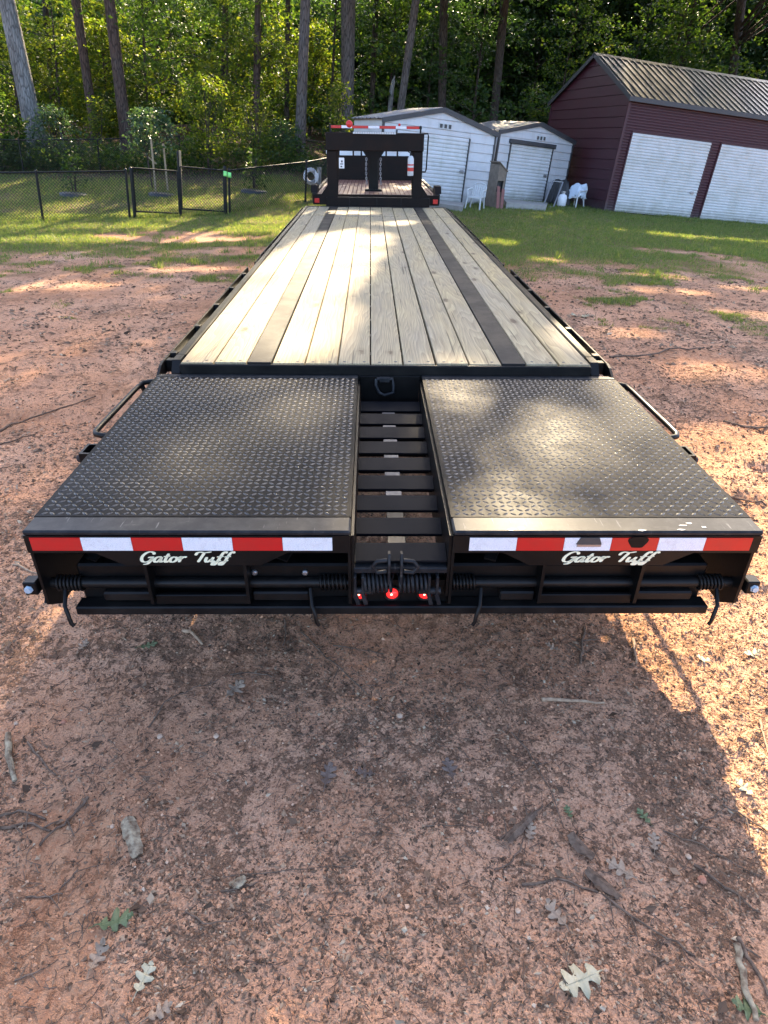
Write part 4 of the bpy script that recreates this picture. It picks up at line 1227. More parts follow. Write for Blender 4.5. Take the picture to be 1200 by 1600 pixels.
# ------------------------------------------------------------------ chain link fences
def tubes3(segs, r):
    """many straight three-sided wires: segs (n,2,3)"""
    segs = np.asarray(segs, float); n = len(segs)
    d = segs[:, 1] - segs[:, 0]; d /= np.linalg.norm(d, axis=1)[:, None] + 1e-9
    a = np.where(np.abs(d[:, 2:3]) < .9, np.array([[0, 0, 1.]]), np.array([[1., 0, 0]]))
    u = np.cross(d, a); u /= np.linalg.norm(u, axis=1)[:, None]; w = np.cross(d, u)
    V = []
    for e in (0, 1):
        for k in range(3):
            an = 2 * PI * k / 3; V.append(segs[:, e] + (u * math.cos(an) + w * math.sin(an)) * r)
    V = np.stack(V, 1).reshape(-1, 3)
    f = np.array([(0, 1, 4, 3), (1, 2, 5, 4), (2, 0, 3, 5)])
    F = (f[None] + (np.arange(n) * 6)[:, None, None]).reshape(-1, 4)
    return V, F

def chain_link(parent, A, B, H, gap=.05, pitch=.075, r=.0042):
    A = Vector(A); B = Vector(B)
    h = B - A; L = Vector((h.x, h.y, 0)).length
    segs = []
    n = int((L + H) / pitch) + 2
    for sgn in (1, -1):
        for i in range(n):
            s0 = i * pitch - (H if sgn > 0 else 0)
            pts = []
            if sgn > 0: t0 = max(0, -s0); t1 = min(H - gap, L - s0); f = lambda t: (s0 + t, gap + t)
            else: t0 = max(0, s0 - L); t1 = min(H - gap, s0); f = lambda t: (s0 - t, gap + t)
            if t1 - t0 < .02: continue
            for t in (t0, t1):
                q = f(t); p = A + h * (q[0] / L); pts.append((p.x, p.y, p.z + q[1]))
            segs.append(pts)
    V, F = tubes3(segs, r)
    o = link('chain_link_mesh', fast_mesh('chain_link_mesh', V, F, M['fence']), parent); o['kind'] = 'stuff'
    return o

def fence_run(parent, pts, H, post_r=.03, rail_r=.018, post_at=None):
    for i in range(len(pts) - 1):
        a = pts[i]; b = pts[i + 1]
        chain_link(parent, a, b, H)
        mb = MB(); mb.tube([a + Vector((0, 0, H)), b + Vector((0, 0, H))], rail_r, 8); mb.build('top_rail', M['fence'], parent)
    for p in pts:
        mb = MB(); mb.tube([p - Vector((0, 0, .2)), p + Vector((0, 0, H + .03))], post_r, 10); mb.lathe([(0, post_r * 1.15), (.03, post_r * .9), (.045, 0)], p + Vector((0, 0, H + .02)), (0, 0, 1), 10); mb.build('post', M['fence'], parent)

def lerp_ground(a, b, t):
    p = a.lerp(b, t); return Vector((p.x, p.y, tz(p.x, p.y)))

gl, gm, gr = at(211, 341), at(283, 338), at(353, 335)
FH = 1.06
lend = at(-90, 352)
fl = thing('chain_link_fence', 'near black chain link fence running left from the double gate', 'fence')
fence_run(fl, [lend, lerp_ground(lend, gl, .5), gl + Vector((-.12, -.03, 0))], FH)
pr_ = at(477, 316)
rend = at(512, 304)
fr_ = thing('chain_link_fence', 'near black chain link fence from the double gate toward the truck', 'fence')
fence_run(fr_, [gr + Vector((.10, .03, 0)), pr_, rend], FH)
def gate(a, b, label):
    t = thing('fence_gate', label, 'gate', None, 'gate leaves of the chain link fence')
    c = a.lerp(b, .03); d = a.lerp(b, .97); zz = max(c.z, d.z) + .05
    c.z = zz; d.z = zz
    for p in (c, d):
        mb = MB(); mb.tube([p, p + Vector((0, 0, FH - .06))], .022, 8); mb.build('upright', M['fence'], t)
    for h in (.02, FH - .06):
        mb = MB(); mb.tube([c + Vector((0, 0, h)), d + Vector((0, 0, h))], .02, 8); mb.build('gate_rail', M['fence'], t)
    chain_link(t, c, d, FH - .1, .03)
    for h in (.25, FH * .7):
        mb = MB(); mb.cbox(tuple(c + Vector((-.02, -.02, h))), (.07, .06, .05), .01); mb.build('hinge', M['fence'], t)
gate(gl, gm, 'wider open looking left leaf of the black double gate, beside the long fence'.replace('wider open looking ', ''))
gate(gm, gr, 'right leaf of the black double gate, beside the green tags')
for p, lab in ((gl, 'black gate post at the left end of the double gate'), (gm, 'taller black drop rod post between the two gate leaves'), (gr, 'black gate post carrying the green tags')):
    mb = MB(); hh = FH + (.42 if p is gm else .06); rr_ = .04 if p is not gm else .026
    mb.tube([p - Vector((0, 0, .2)), p + Vector((0, 0, hh))], rr_, 12); mb.lathe([(0, rr_ * 1.12), (.03, rr_ * .9), (.05, 0)], p + Vector((0, 0, hh - .01)), (0, 0, 1), 12)
    tag(mb.build('gate_post', M['fence']), lab, 'post', 'posts of the double gate')
for i, dx in enumerate((.02, .13)):
    mb = MB(); c = gr + Vector((dx, -.06, FH - .02 - .02 * i)); vs = []
    for k in range(5):
        zz = -.03 * k
        vs += [c + Vector((-.05, .012 * math.sin(k * 1.3 + i), zz)), c + Vector((.045, .012 * math.sin(k * 1.3 + 1 + i), zz - .006))]
    mb.add(vs, [(2 * k, 2 * k + 1, 2 * k + 3, 2 * k + 2) for k in range(4)], True)
    o = mb.build('green_tag', M['greentag']); o.modifiers.new('t', 'SOLIDIFY').thickness = .004
    tag(o, ('bright green tag tied on the gate post itself', 'bright green tag tied to the fence just beside the gate post')[i], 'tag', 'green tags at the gate')
bk = thing('chain_link_fence', 'far black chain link fence at the edge of the woods', 'fence')
bp = [at_depth(-60, 276, 22), at_depth(38, 275, 22), at_depth(158, 276, 22.5), at_depth(283, 272, 23.5), at_depth(397, 267, 24.5), at_depth(515, 268, 25.5)]
bp = [Vector((p.x, p.y, tz(p.x, p.y))) for p in bp]
fence_run(bk, bp, 1.05, .024, .016)

# post with the coil of white hose
p = at(497, 310)
mb = MB(); mb.tube([p - Vector((0, 0, .2)), p + Vector((0, 0, .85)), p + Vector((0, 0, .86))], [.075, .07, .06], 12); tag(mb.build('wooden_post', M['bark_grey']), 'short weathered wooden post beside the truck', 'post')
c = p + Vector((-.24, -.10, .60)); mb = MB(); rngl = random.Random(2)
pts = []
for i in range(180):
    a = i * 2 * PI / 20; rr_ = .12 + .10 * ((i % 61) / 60) + rngl.uniform(-.008, .008)
    pts.append(c + Vector((math.cos(a) * rr_, -.05 + .10 * (i / 180) + .02 * math.sin(a * 2.3), math.sin(a) * rr_ * 1.05)))
pts.append(pts[-1] + Vector((.05, .02, -.2))); pts.append(pts[-1] + Vector((-.04, 0, -.22)))
mb.tube(pts, .022, 6); tag(mb.build('hose_coil', M['cloth_white']), 'thick coil of white hose hanging on the wooden post by the fence', 'hose')

# ------------------------------------------------------------------ trees
RS = np.random.RandomState(12)

def leaves_at(centres, nper, spread, size, flat=.6, rs=RS, droop=0.0):
    """kite-shaped folded leaves scattered round cluster centres; returns V (n*4,3), F (n*2,3)"""
    centres = np.asarray(centres, float); n = len(centres) * nper
    c = np.repeat(centres, nper, 0)
    off = rs.normal(size=(n, 3)) * np.asarray(spread)
    p = c + off
    az = rs.uniform(0, 2 * PI, n); tilt = rs.normal(-.25 - droop, .5, n)
    d = np.stack([np.cos(az) * np.cos(tilt), np.sin(az) * np.cos(tilt), np.sin(tilt)], 1)
    nrm = rs.normal(size=(n, 3)) * flat + np.array([0, 0, 1.0])
    s = np.cross(d, nrm); s /= np.linalg.norm(s, axis=1)[:, None] + 1e-9
    up = np.cross(s, d)
    L = rs.uniform(size[0], size[1], n)[:, None]
    b = p; t = p + d * L; wv = s * L * .30; fold = up * L * .10
    m = p + d * L * .45
    V = np.stack([b, m + wv + fold, t, m - wv + fold], 1).reshape(-1, 3)
    o = (np.arange(n) * 4)[:, None]
    F = np.concatenate([o + np.array([[0, 1, 2]]), o + np.array([[0, 2, 3]])], 0)
    return V, F

def trunk_mesh(mb, P0, P1, r0, r1, n=14, rings=22, flare=1.45, seed=0, wob=.02):
    rs = np.random.RandomState(seed); P0 = Vector(P0); P1 = Vector(P1)
    L = (P1 - P0).length; pts = []; rr = []
    bx, by = rs.uniform(-1, 1, 2)
    for i in range(rings + 1):
        t = i / rings
        t2 = t ** 1.35
        p = P0.lerp(P1, t2)
        p += Vector((bx * math.sin(t2 * 5 + seed), by * math.sin(t2 * 4 + 2 * seed), 0)) * wob * L * .12 * min(1, t2 * 4)
        h = t2 * L
        r = r0 + (r1 - r0) * t2
        r *= 1 + (flare - 1) * math.exp(-h / .35)
        pts.append(p); rr.append(r * (1 + rs.uniform(-.03, .03)))
    pts[0] = pts[0] - Vector((0, 0, .25))
    o = len(mb.v)
    mb.tube(pts, rr, n)
    for i in range(o, len(mb.v)):
        v = mb.v[i]; k = 1
        h = v[2] - P0.z
        a = math.atan2(v[1] - P0.y, v[0] - P0.x)
        if h < .6:
            bul = .16 * (0.6 - max(h, 0)) * math.cos(a * 5 + seed)
            mb.v[i] = (v[0] + math.cos(a) * r0 * bul, v[1] + math.sin(a) * r0 * bul, v[2])

def vertical_point(px, py, y):
    d = ray(px, py); t = (y - CAM_LOC.y) / d.y
    return CAM_LOC + d * t

TALL = []
def tall_tree(name, label, base, top, wbase, wtop, zc, mat, height, group='tall trees at the edge of the woods'):
    P0 = at_depth(base[0], base[1], zc)
    P1 = vertical_point(top[0], top[1], P0.y)
    g0 = tz(P0.x, P0.y)
    dirv = (P1 - P0) / max(P1.z - P0.z, .1)
    if abs(P0.z - g0) > .15: P0 = P0 + dirv * (g0 - P0.z)
    P0.z = g0
    r0 = wbase / 2 / 1000 * zc; r1 = wtop / 2 / 1000 * zc
    # taper continues above the picture
    hh = P1.z - P0.z
    taper = (r0 - r1) / max(hh, 1)
    dirv = (P1 - P0) / max(hh, .1)
    T = P0 + Vector((dirv.x, dirv.y, 1)) * height
    o = thing(name, label, 'tree', None, group)
    mb = MB(); trunk_mesh(mb, P0, T, r0, max(.05, r0 - taper * height * .8), seed=len(TALL) + 3)
    mb.build('trunk', mat, o)
    TALL.append((o, P0, T))
    return o
tall_tree('oak_tree', 'thick pale grey barked tree leaning at the far left fence corner', (66, 262), (10, 0), 29, 21, 25, M['bark_grey'], 19)
tall_tree('pine_tree', 'brown pine with leafy shoots at its foot, nearer the grey tree of the left pair', (153, 240), (120, 0), 13.5, 12.5, 27, M['bark_pine'], 21)
tall_tree('pine_tree', 'brown pine, thicker one of the left pair behind the fence', (200, 240), (171, 0), 18, 14.5, 26, M['bark_pine'], 22)
tall_tree('pine_tree', 'slim straight red brown pine standing alone deep left of the gooseneck', (399, 186), (402, 0), 9.5, 9, 28, M['bark_pine'], 20)
tall_tree('pine_tree', 'grey brown pine with a dead stick leaning on its foot', (468, 246), (479, 0), 17, 13.5, 25, M['bark_grey_pine'], 22)
tall_tree('pine_tree', 'thickest grey pine rising straight behind the gooseneck', (542, 200), (544, 0), 18, 22, 29, M['bark_grey_pine'], 23)
tall_tree('pine_tree', 'grey pine leaning to the right behind the larger shed', (626, 170), (648, 0), 12, 11.5, 28, M['bark_grey_pine'], 22)
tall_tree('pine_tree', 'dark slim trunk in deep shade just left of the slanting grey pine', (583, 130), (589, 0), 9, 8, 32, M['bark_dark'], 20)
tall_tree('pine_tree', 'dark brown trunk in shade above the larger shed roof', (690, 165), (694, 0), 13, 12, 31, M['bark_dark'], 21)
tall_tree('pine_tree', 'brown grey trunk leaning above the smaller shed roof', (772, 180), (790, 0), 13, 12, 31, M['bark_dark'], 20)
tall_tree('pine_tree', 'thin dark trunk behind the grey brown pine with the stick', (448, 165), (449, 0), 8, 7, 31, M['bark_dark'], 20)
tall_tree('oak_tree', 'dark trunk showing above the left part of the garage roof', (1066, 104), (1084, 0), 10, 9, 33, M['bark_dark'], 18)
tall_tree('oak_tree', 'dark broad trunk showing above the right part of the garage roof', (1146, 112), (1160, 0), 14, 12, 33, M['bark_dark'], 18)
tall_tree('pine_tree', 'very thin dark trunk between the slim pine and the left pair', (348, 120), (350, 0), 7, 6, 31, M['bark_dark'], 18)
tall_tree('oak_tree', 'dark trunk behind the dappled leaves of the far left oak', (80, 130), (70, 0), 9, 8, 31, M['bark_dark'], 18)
# broken stump snag
p0 = at_depth(609, 176, 30); p0.z = tz(p0.x, p0.y); p1 = vertical_point(613, 128, p0.y)
mb = MB(); mb.tube([p0, p0.lerp(p1, .9), p1 + Vector((.04, 0, 0)), p1 + Vector((.09, 0, .25))], [.12, .11, .09, .01], 10)
tag(mb.build('dead_snag', M['bark_grey']), 'broken pale dead trunk standing behind the larger shed', 'dead tree')
p0 = at_depth(483, 242, 24.6); p0.z = tz(p0.x, p0.y)
mb = MB(); mb.tube([p0, p0 + Vector((-.28, .05, .78))], [.05, .04], 8)
tag(mb.build('dead_branch', M['bark_grey']), 'pale dead stick leaning on the foot of the grey brown pine', 'branch')
p0 = at_depth(100, 222, 25); p1 = at_depth(93, 195, 25)
mb = MB(); mb.tube([Vector((p0.x, p0.y, tz(p0.x, p0.y))), p1], [.045, .03], 8)
tag(mb.build('dead_branch', M['bark_grey']), 'pale dead stick standing among leaves beside the thick grey tree', 'branch')

# -- unseen crowns above the picture, shaped to cast the yard's shade and sun flecks
SX = SUN_DIR.x / SUN_DIR.y; SZ = SUN_DIR.z / SUN_DIR.y
LIT = [  # crown leaves are cut away to light these yard patches (x, y, half widths, height of what is lit)
    (2.9, -.3, 2.2, 3.2, .15), (1.9, -1.6, 1.5, 2.4, .1), (2.9, 1.9, 1.5, 1.0, .2),
    (-.80, 2.8, .62, 1.5, .9), (-.70, 4.6, .62, 1.6, .97), (-.42, 6.3, .62, 1.3, 1.0), (-.5, 9.4, .6, .55, 1.2), (.3, 8.2, .5, .3, 1.15),
    (-5.0, 8.1, 1.3, .40, 0), (-3.0, 9.2, .7, .25, 0), (4.6, 8.6, .8, .22, .5), (3.3, 10.9, .4, .3, .5), (5.1, 9.9, .7, .2, .5), (2.6, 12.8, .6, .4, .5), (6.6, 9.3, .9, .2, .5), (5.5, 7.3, .9, .2, .5),
    (-5.5, 12.6, 2.8, .5, 0), (-3.2, 13.9, 1.9, .7, 0), (-6.5, 14.6, 2.4, .5, 0), (-6.0, 18.5, 3.0, .6, .2), (-3.5, 19.5, 1.8, .5, .4), (-2.4, 16.0, 1.0, .8, .2), (-4.5, 15.6, 1.0, .4, 0), (-7.5, 16.8, 1.5, .5, 0),
    (3.6, 4.2, .9, .22, .2), (3.0, 5.6, .6, .2, .3)]
FLECKS = [(.36, 1.50, .08, .07), (.74, .80, .05, .07), (.47, .08, .08, .05), (-.85, .80, .12, .10), (-.50, 1.2, .12, .05)]  # spots on the ramps where crown leaves are cut away for sun
def canopy():
    rs = np.random.RandomState(5)
    n = 7600
    u = rs.uniform(-17, 19, n); v = rs.uniform(7.6, 25, n)
    # extra clumps added to shade the ramps and the deck's right half
    n1 = 1500; u = np.concatenate([u, rs.uniform(2.2, 5.9, n1)]); v = np.concatenate([v, rs.uniform(13.2, 18.8, n1)]); n += n1
    n1 = 1400; u = np.concatenate([u, rs.uniform(3.5, 14, n1)]); v = np.concatenate([v, rs.uniform(7.8, 17, n1)]); n += n1  # extra clumps added to shade the ground and grass on the right
    yy = rs.uniform(25.5, 36, n)
    x = u + SX * (yy - 30); z = v + SZ * (yy - 30)
    okz = z > 2.2 + (yy + 2) * .205 + np.maximum(x, 0) * .06
    # where the clump's shadow falls
    keep = np.ones(n, bool)
    for (cx, cy, rx, ry, ch) in LIT:
        t = (z - ch) / SZ; lx = x - SX * t; ly = yy - t
        # sub-canopy spread of a clump: half a metre across, one along the ground
        d = ((lx - cx) / rx) ** 2 + ((ly - cy) / ry) ** 2
        keep &= d > .8
    hole = fbm(u * .9, v * .9, 3, 71)
    t = (z - .88) / SZ; lx = x - SX * t; ly = yy - t
    onplate = (np.abs(lx) < 1.12) & (ly > -.15) & (ly < 1.75)
    keep |= onplate
    deck_right = (lx > .05) & (lx < 1.2) & (ly > 1.7) & (ly < 7.5)
    keep |= deck_right & (rs.uniform(0, 1, n) < .9)
    keep &= ~((hole > np.where(onplate, .17, np.where(deck_right, .19, np.where((lx > 1.6) & (ly > 4.0), .27, .16)))))
    keep &= okz
    x, yy, z = x[keep], yy[keep], z[keep]
    # unseen foliage added farther back to shade the right-hand half of the woods
    n2 = 1500
    u2 = rs.uniform(-3, 24, n2); v2 = rs.uniform(1.2, 8.6, n2); y2 = rs.uniform(45, 50, n2)
    x2 = u2 + SX * (y2 - 30); z2 = v2 + SZ * (y2 - 30)
    h2 = fbm(u2 * .8, v2 * .8, 3, 41)
    k2 = h2 < np.where((u2 > 8.5) & (v2 > 3), -.05, .13)
    x2, y2, z2 = x2[k2], y2[k2], z2[k2]
    # more added behind the left-hand woods to make light and dark masses there
    n3 = 1500
    u3 = rs.uniform(-22, -2, n3); v3 = rs.uniform(.8, 7.6, n3); y3 = rs.uniform(46, 50, n3)
    k3 = fbm(u3 * .33, v3 * .45, 3, 63) < -.10
    x2 = np.concatenate([x2, (u3 + SX * (y3 - 30))[k3]]); z2 = np.concatenate([z2, (v3 + SZ * (y3 - 30))[k3]]); y2 = np.concatenate([y2, y3[k3]])
    P = np.stack([np.concatenate([x, x2]), np.concatenate([yy, y2]), np.concatenate([z, z2])], 1)
    far = np.concatenate([np.zeros(len(x), bool), np.ones(len(x2), bool)])
    bx = np.array([t[1].x for t in TALL]); by = np.array([t[1].y for t in TALL])
    d = (P[:, 0:1] - bx[None]) ** 2 + .35 * (P[:, 1:2] - by[None]) ** 2
    own = np.argmin(d, 1)
    # leaves also cut away to put sun flecks on garage and shed roofs
    LITV = [(px_ - SX * (py_ - 30), pz_ - SZ * (py_ - 30), ru, rv) for (px_, py_, pz_, ru, rv) in ((9.5, 24.5, 5.1, 1.7, .8), (12.4, 25.0, 5.2, .9, .35), (1.1, 21.3, 2.5, 1.3, .5), (4.9, 24.4, 2.7, 1.0, .4))]
    def open_to_sun(c):
        m = np.zeros(len(c), bool)
        for (cx, cy, rx, ry, ch) in LIT:
            t = (c[:, 2] - ch) / SZ; lx = c[:, 0] - SX * t; ly = c[:, 1] - t
            e = fbm(lx * 2.1, ly * 1.5, 3, 91) * 1.1
            m |= ((lx - cx) / rx) ** 2 + ((ly - cy) / ry) ** 2 < 1.0 + e
        t = (c[:, 2] - .88) / SZ; lx = c[:, 0] - SX * t; ly = c[:, 1] - t
        onp = (np.abs(lx) < 1.25) & (ly > -.03) & (ly < 1.7)
        m &= ~onp
        for (cx, cy, rx, ry) in FLECKS:
            m |= onp & (((lx - cx) / (rx + .10)) ** 2 + ((ly - cy) / (ry + .18)) ** 2 < 1.0 + fbm(lx * 5, ly * 4, 3, 17) * 1.2)
        uu = c[:, 0] - SX * (c[:, 1] - 30); vv = c[:, 2] - SZ * (c[:, 1] - 30)
        for (cu, cv, ru, rv) in LITV: m |= ((uu - cu) / ru) ** 2 + ((vv - cv) / rv) ** 2 < .8 + fbm(uu * 1.7, vv * 2.4, 3, 33) * 3.4
        return m
    for i, (o, P0, T) in enumerate(TALL):
        s = own == i
        if not s.any(): continue
        V, F = leaves_at(P[s], 26, (.34, .40, .26), (.17, .30), 1.0, rs)
        nl = len(V) // 4; shut = ~(open_to_sun(V.reshape(nl, 4, 3).mean(1)) & (rs.uniform(0, 1, nl) < .97))
        V = V.reshape(nl, 4, 3)[shut].reshape(-1, 3); q = (np.arange(len(V) // 4) * 4)[:, None]
        F = np.concatenate([q + np.array([[0, 1, 2]]), q + np.array([[0, 2, 3]])], 0)
        c = link('crown', fast_mesh('crown', V, F, M['leaf']), o)  # holds the added shade clumps; leaves cut where sun should pass
        # limbs that carry the clumps
        mb = MB(); ci = P[s]; order = rs.permutation(len(ci))[:36]
        axis = (T - P0)
        for j in order:
            q = Vector(ci[j]); t = min(max((q.z - P0.z - 2.5) / axis.z, .35), .97)
            a = P0 + axis * t
            mid = a.lerp(q, .5) + Vector((0, 0, .35))
            tst = np.array([tuple(a.lerp(mid, k / 6)) for k in range(7)] + [tuple(mid.lerp(q, k / 6)) for k in range(7)])
            if open_to_sun(tst).any(): continue
            mb.tube([a, mid, q], [.05, .03, .01], 5)
        mb.build('limb', M['bark_dark'], o)
canopy()

# -- understory trees and saplings
def crown_arrays(n_spray, rad, zc, nper, size, seed, layers=True):
    rs = np.random.RandomState(seed)
    th = rs.uniform(0, 2 * PI, n_spray); r = np.sqrt(rs.uniform(.02, 1, n_spray)); zz = rs.uniform(0, 1, n_spray)
    prof = np.sin(np.clip(zz * .86 + .10, 0, 1) * PI) ** .7
    lump = 1 + .45 * np.sin(3 * th + 5 * zz * 3 + seed)
    c = np.stack([np.cos(th) * r * rad * prof * lump, np.sin(th) * r * rad * prof * lump, zc[0] + zz * (zc[1] - zc[0])], 1)
    if layers: c[:, 2] -= r * .25
    gap = fbm(c[:, 0] * .9 + seed, c[:, 2] * .9 + c[:, 1] * .5, 2, seed)
    c = c[gap < .01]
    return leaves_at(c, nper, (.24, .24, .10), size, .55, rs), c

PROTO = []
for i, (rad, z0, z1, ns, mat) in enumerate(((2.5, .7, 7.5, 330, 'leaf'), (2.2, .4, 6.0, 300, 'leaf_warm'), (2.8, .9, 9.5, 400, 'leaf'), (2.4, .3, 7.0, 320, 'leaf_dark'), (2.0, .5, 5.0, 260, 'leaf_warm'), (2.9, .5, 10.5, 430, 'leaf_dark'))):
    (V, F), c = crown_arrays(ns, rad, (z0, z1), 20, (.12, .24), 100 + i)
    me = fast_mesh('crown', V, F, M[mat])
    mb = MB(); trunk_mesh(mb, (0, 0, 0), (.25, .1, z1 * .95), .075, .015, 8, 10, 1.3, i, .05)
    rs_ = np.random.RandomState(i)
    for j in rs_.permutation(len(c))[:26]:
        q = Vector(c[j]); h = max(.4, q.z - .5); mb.tube([(h * .03, 0, h), tuple((Vector((0, 0, h)).lerp(q, .6)) + Vector((0, 0, .1))), q], [.022, .014, .005], 4)
    PROTO.append((me, mb, mat))
TRUNKMESH = {}
def understory(kind, x, y, rz, s, name, label, group):
    me, mb, mat = PROTO[kind]
    t = thing(name, label, 'tree', place(x, y, rz, None, s), group)
    if kind not in TRUNKMESH:
        o = mb.build('trunk', M['bark_dark'], t); TRUNKMESH[kind] = o.data
    else: o = link('trunk', TRUNKMESH[kind], t)
    link('crown', me, t)
    return t
rsu = random.Random(21)
rows = [  # x range, y, number, kinds, name of the row
    (-19.5, -4.2, 32.5, 7, (0, 1, 1, 4, 2), 'leafy broadleaf sapling tree lit by the sun at the wood edge left of the gooseneck', 'sunlit saplings at the wood edge'),
    (-24, -2, 37.5, 8, (0, 1, 0, 4), 'dense broadleaf tree in the second row of the woods on the left', 'second row of wood trees on the left'),
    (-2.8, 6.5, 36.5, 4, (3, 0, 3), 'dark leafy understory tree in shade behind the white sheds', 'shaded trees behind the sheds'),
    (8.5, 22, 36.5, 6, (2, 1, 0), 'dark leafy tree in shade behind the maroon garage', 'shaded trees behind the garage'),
    (-1, 26, 46.0, 9, (5, 5, 2, 3), 'tall dark wood tree farther back on the right', 'wood trees farther back on the right'),
    (-30, 0, 45.0, 9, (0, 3, 0, 1), 'tall leafy wood tree farther back on the left', 'wood trees farther back on the left'),
]
for (x0, x1, y, n, kinds, lab, grp) in rows:
    for i in range(n):
        x = x0 + (x1 - x0) * (i + .5) / n + rsu.uniform(-.7, .7)
        understory(kinds[i % len(kinds)], x, y + rsu.uniform(-1.6, 1.6), rsu.uniform(0, 6.28), rsu.uniform(.85, 1.2), 'understory_tree', lab, grp)

def far_wood():
    rs = np.random.RandomState(77)
    Vs, Fs, o0 = [], [], 0
    for (n, ya, yb, sz, thr) in ((6500, 48, 54, (.32, .6), .30), (6500, 55, 64, (.55, 1.0), .5)):
        x = rs.uniform(-50, 54, n); y = rs.uniform(ya, yb, n)
        top = np.where(x < -2, 4.6 + .10 * (y - 48), 10.5 + .12 * (y - 48)) + 1.5 * fbm(x * .3, y * .3, 2, 8)
        top = np.where((x >= -2) & (x < 4), 4.8 + (x + 2) / 6 * 5.7, top)
        c = np.stack([x, y, terrain(x, y) + rs.uniform(0, 1, n) * (top + 2.0 + .02 * np.abs(x))], 1)
        keep = fbm(x * .35, c[:, 2] * .35, 3, 15) < thr
        V, F = leaves_at(c[keep], 24, (.6, .6, .45), sz, .9, rs)
        Vs.append(V); Fs.append(F + o0); o0 += len(V)
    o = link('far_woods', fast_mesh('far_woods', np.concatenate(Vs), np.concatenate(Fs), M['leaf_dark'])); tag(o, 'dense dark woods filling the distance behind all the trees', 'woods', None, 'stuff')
far_wood()

def shrub(name, label, px, py, zc, rad, h0, h1, ns, nper, size, mat, seed, stems=5, spread=(.10, .10, .09)):
    P = at_depth(px, py, zc); P.z = tz(P.x, P.y)
    rs = np.random.RandomState(seed)
    t = thing(name, label, 'shrub' if name != 'sapling' else 'sapling', Matrix.Translation(P))
    th = rs.uniform(0, 2 * PI, ns); zz = rs.uniform(0, 1, ns); r = np.sqrt(rs.uniform(.03, 1, ns))
    pf = np.sin((zz * .8 + .15) * PI) ** .6
    c = np.stack([np.cos(th) * r * rad * pf, np.sin(th) * r * rad * pf, h0 + zz * (h1 - h0)], 1)
    V, F = leaves_at(c, nper, spread, size, .7, rs)
    mb = MB()
    for j in range(stems):
        a = rs.uniform(0, 6.28); b = rad * .5
        mb.tube([(math.cos(a) * .04, math.sin(a) * .04, -.05), (math.cos(a) * b * .4, math.sin(a) * b * .4, h1 * .5), (math.cos(a) * b, math.sin(a) * b, h1 * .92)], [.018, .013, .005], 5)
    for j in rs.permutation(len(c))[:30]:
        q = Vector(c[j]); mb.tube([(q.x * .25, q.y * .25, q.z * .75), q], [.008, .003], 4)
    mb.build('stem', M['bark_dark'], t)
    link('foliage', fast_mesh('foliage', V, F, M[mat]), t)
    return t
shrub('sapling', 'sunlit yellow green sapling beyond the gate beside the trimmed bush', 325, 262, 22.5, 1.05, .7, 2.9, 90, 16, (.09, .17), 'leaf_warm', 1)
shrub('shrub', 'sparse upright shrub with thin stems between the sapling and the pines', 398, 262, 23.5, .85, .2, 2.2, 70, 12, (.07, .15), 'leaf_warm', 2, 9)
shrub('shrub', 'dark bluish evergreen bush tied to wooden stakes beyond the gate', 240, 292, 20.2, .8, 1.0, 2.1, 80, 18, (.08, .15), 'leaf_blue', 3, 2)
shrub('shrub', 'low dark green bush between the thick grey tree and the brown pines', 92, 262, 23.6, 1.0, .2, 1.8, 110, 18, (.07, .13), 'leaf_blue', 4, 6)
shrub('shrub', 'broad leaved shrub at the left picture edge before the grey tree', 8, 275, 23, 1.0, .2, 2.3, 110, 16, (.10, .2), 'leaf', 5, 6)
shrub('shrub', 'leafy shoots climbing the foot of the brown pine', 160, 255, 25.6, .55, .2, 2.0, 60, 16, (.08, .15), 'leaf_warm', 6, 4)
shrub('sapling', 'little yellow green sapling just behind the left end of the gooseneck light rack', 526, 240, 25, .6, .8, 3.1, 60, 16, (.09, .16), 'leaf_warm', 7, 3)
shrub('shrub', 'small newly planted shrub inside the fence in front of the sparse shrub', 398, 298, 20.5, .35, .1, .95, 26, 12, (.07, .13), 'leaf', 8, 3)
shrub('shrub', 'small newly planted shrub inside the left fence on a dark mulch ring', 117, 303, 19.5, .4, .1, .95, 26, 12, (.06, .12), 'leaf', 9, 3)
shrub('shrub', 'bush in shade behind the hose post and the fence', 442, 268, 24.4, .9, .1, 1.5, 90, 16, (.08, .15), 'leaf_dark', 10, 6)
for i, (bx, by, tx, ty, zc, lab) in enumerate(((244, 305, 236, 217, 19.8, 'pale wooden stake on the left of the bluish evergreen bush'), (263, 305, 255, 224, 20.0, 'pale wooden stake on the right of the bluish evergreen bush'), (283, 292, 281, 235, 19.0, 'pale wooden stake standing at the middle gate post'))):
    a = at_depth(bx, by, zc); a.z = tz(a.x, a.y); b = vertical_point(tx, ty, a.y)
    mb = MB(); mb.bar(a - Vector((0, 0, .1)), b, .05, .045); tag(mb.build('wooden_stake', M['stake']), lab, 'stake', 'wooden stakes beyond the gate')
a = at_depth(224, 238, 19.9); b = at_depth(244, 256, 19.7)
mb = MB(); mb.bar(a, b, .05, .03); tag(mb.build('wooden_batten', M['stake']), 'short slanting wooden batten across the left stake', 'batten')
for i, (px, py, lab) in enumerate(((117, 305, 'dark mulch ring round the small shrub by the left fence'), (398, 300, 'dark mulch ring round the small shrub behind the right fence'), (255, 305, 'dark mulch ring under the staked evergreen bush'))):
    p = at(px, py); mb = MB(); mb.lathe([(-.05, .42), (.03, .42), (.06, .36), (.045, .12), (.05, 0)], p, (0, 0, 1), 22); tag(mb.build('mulch_ring', M['tarp']), lab, 'mulch ring', 'mulch rings')

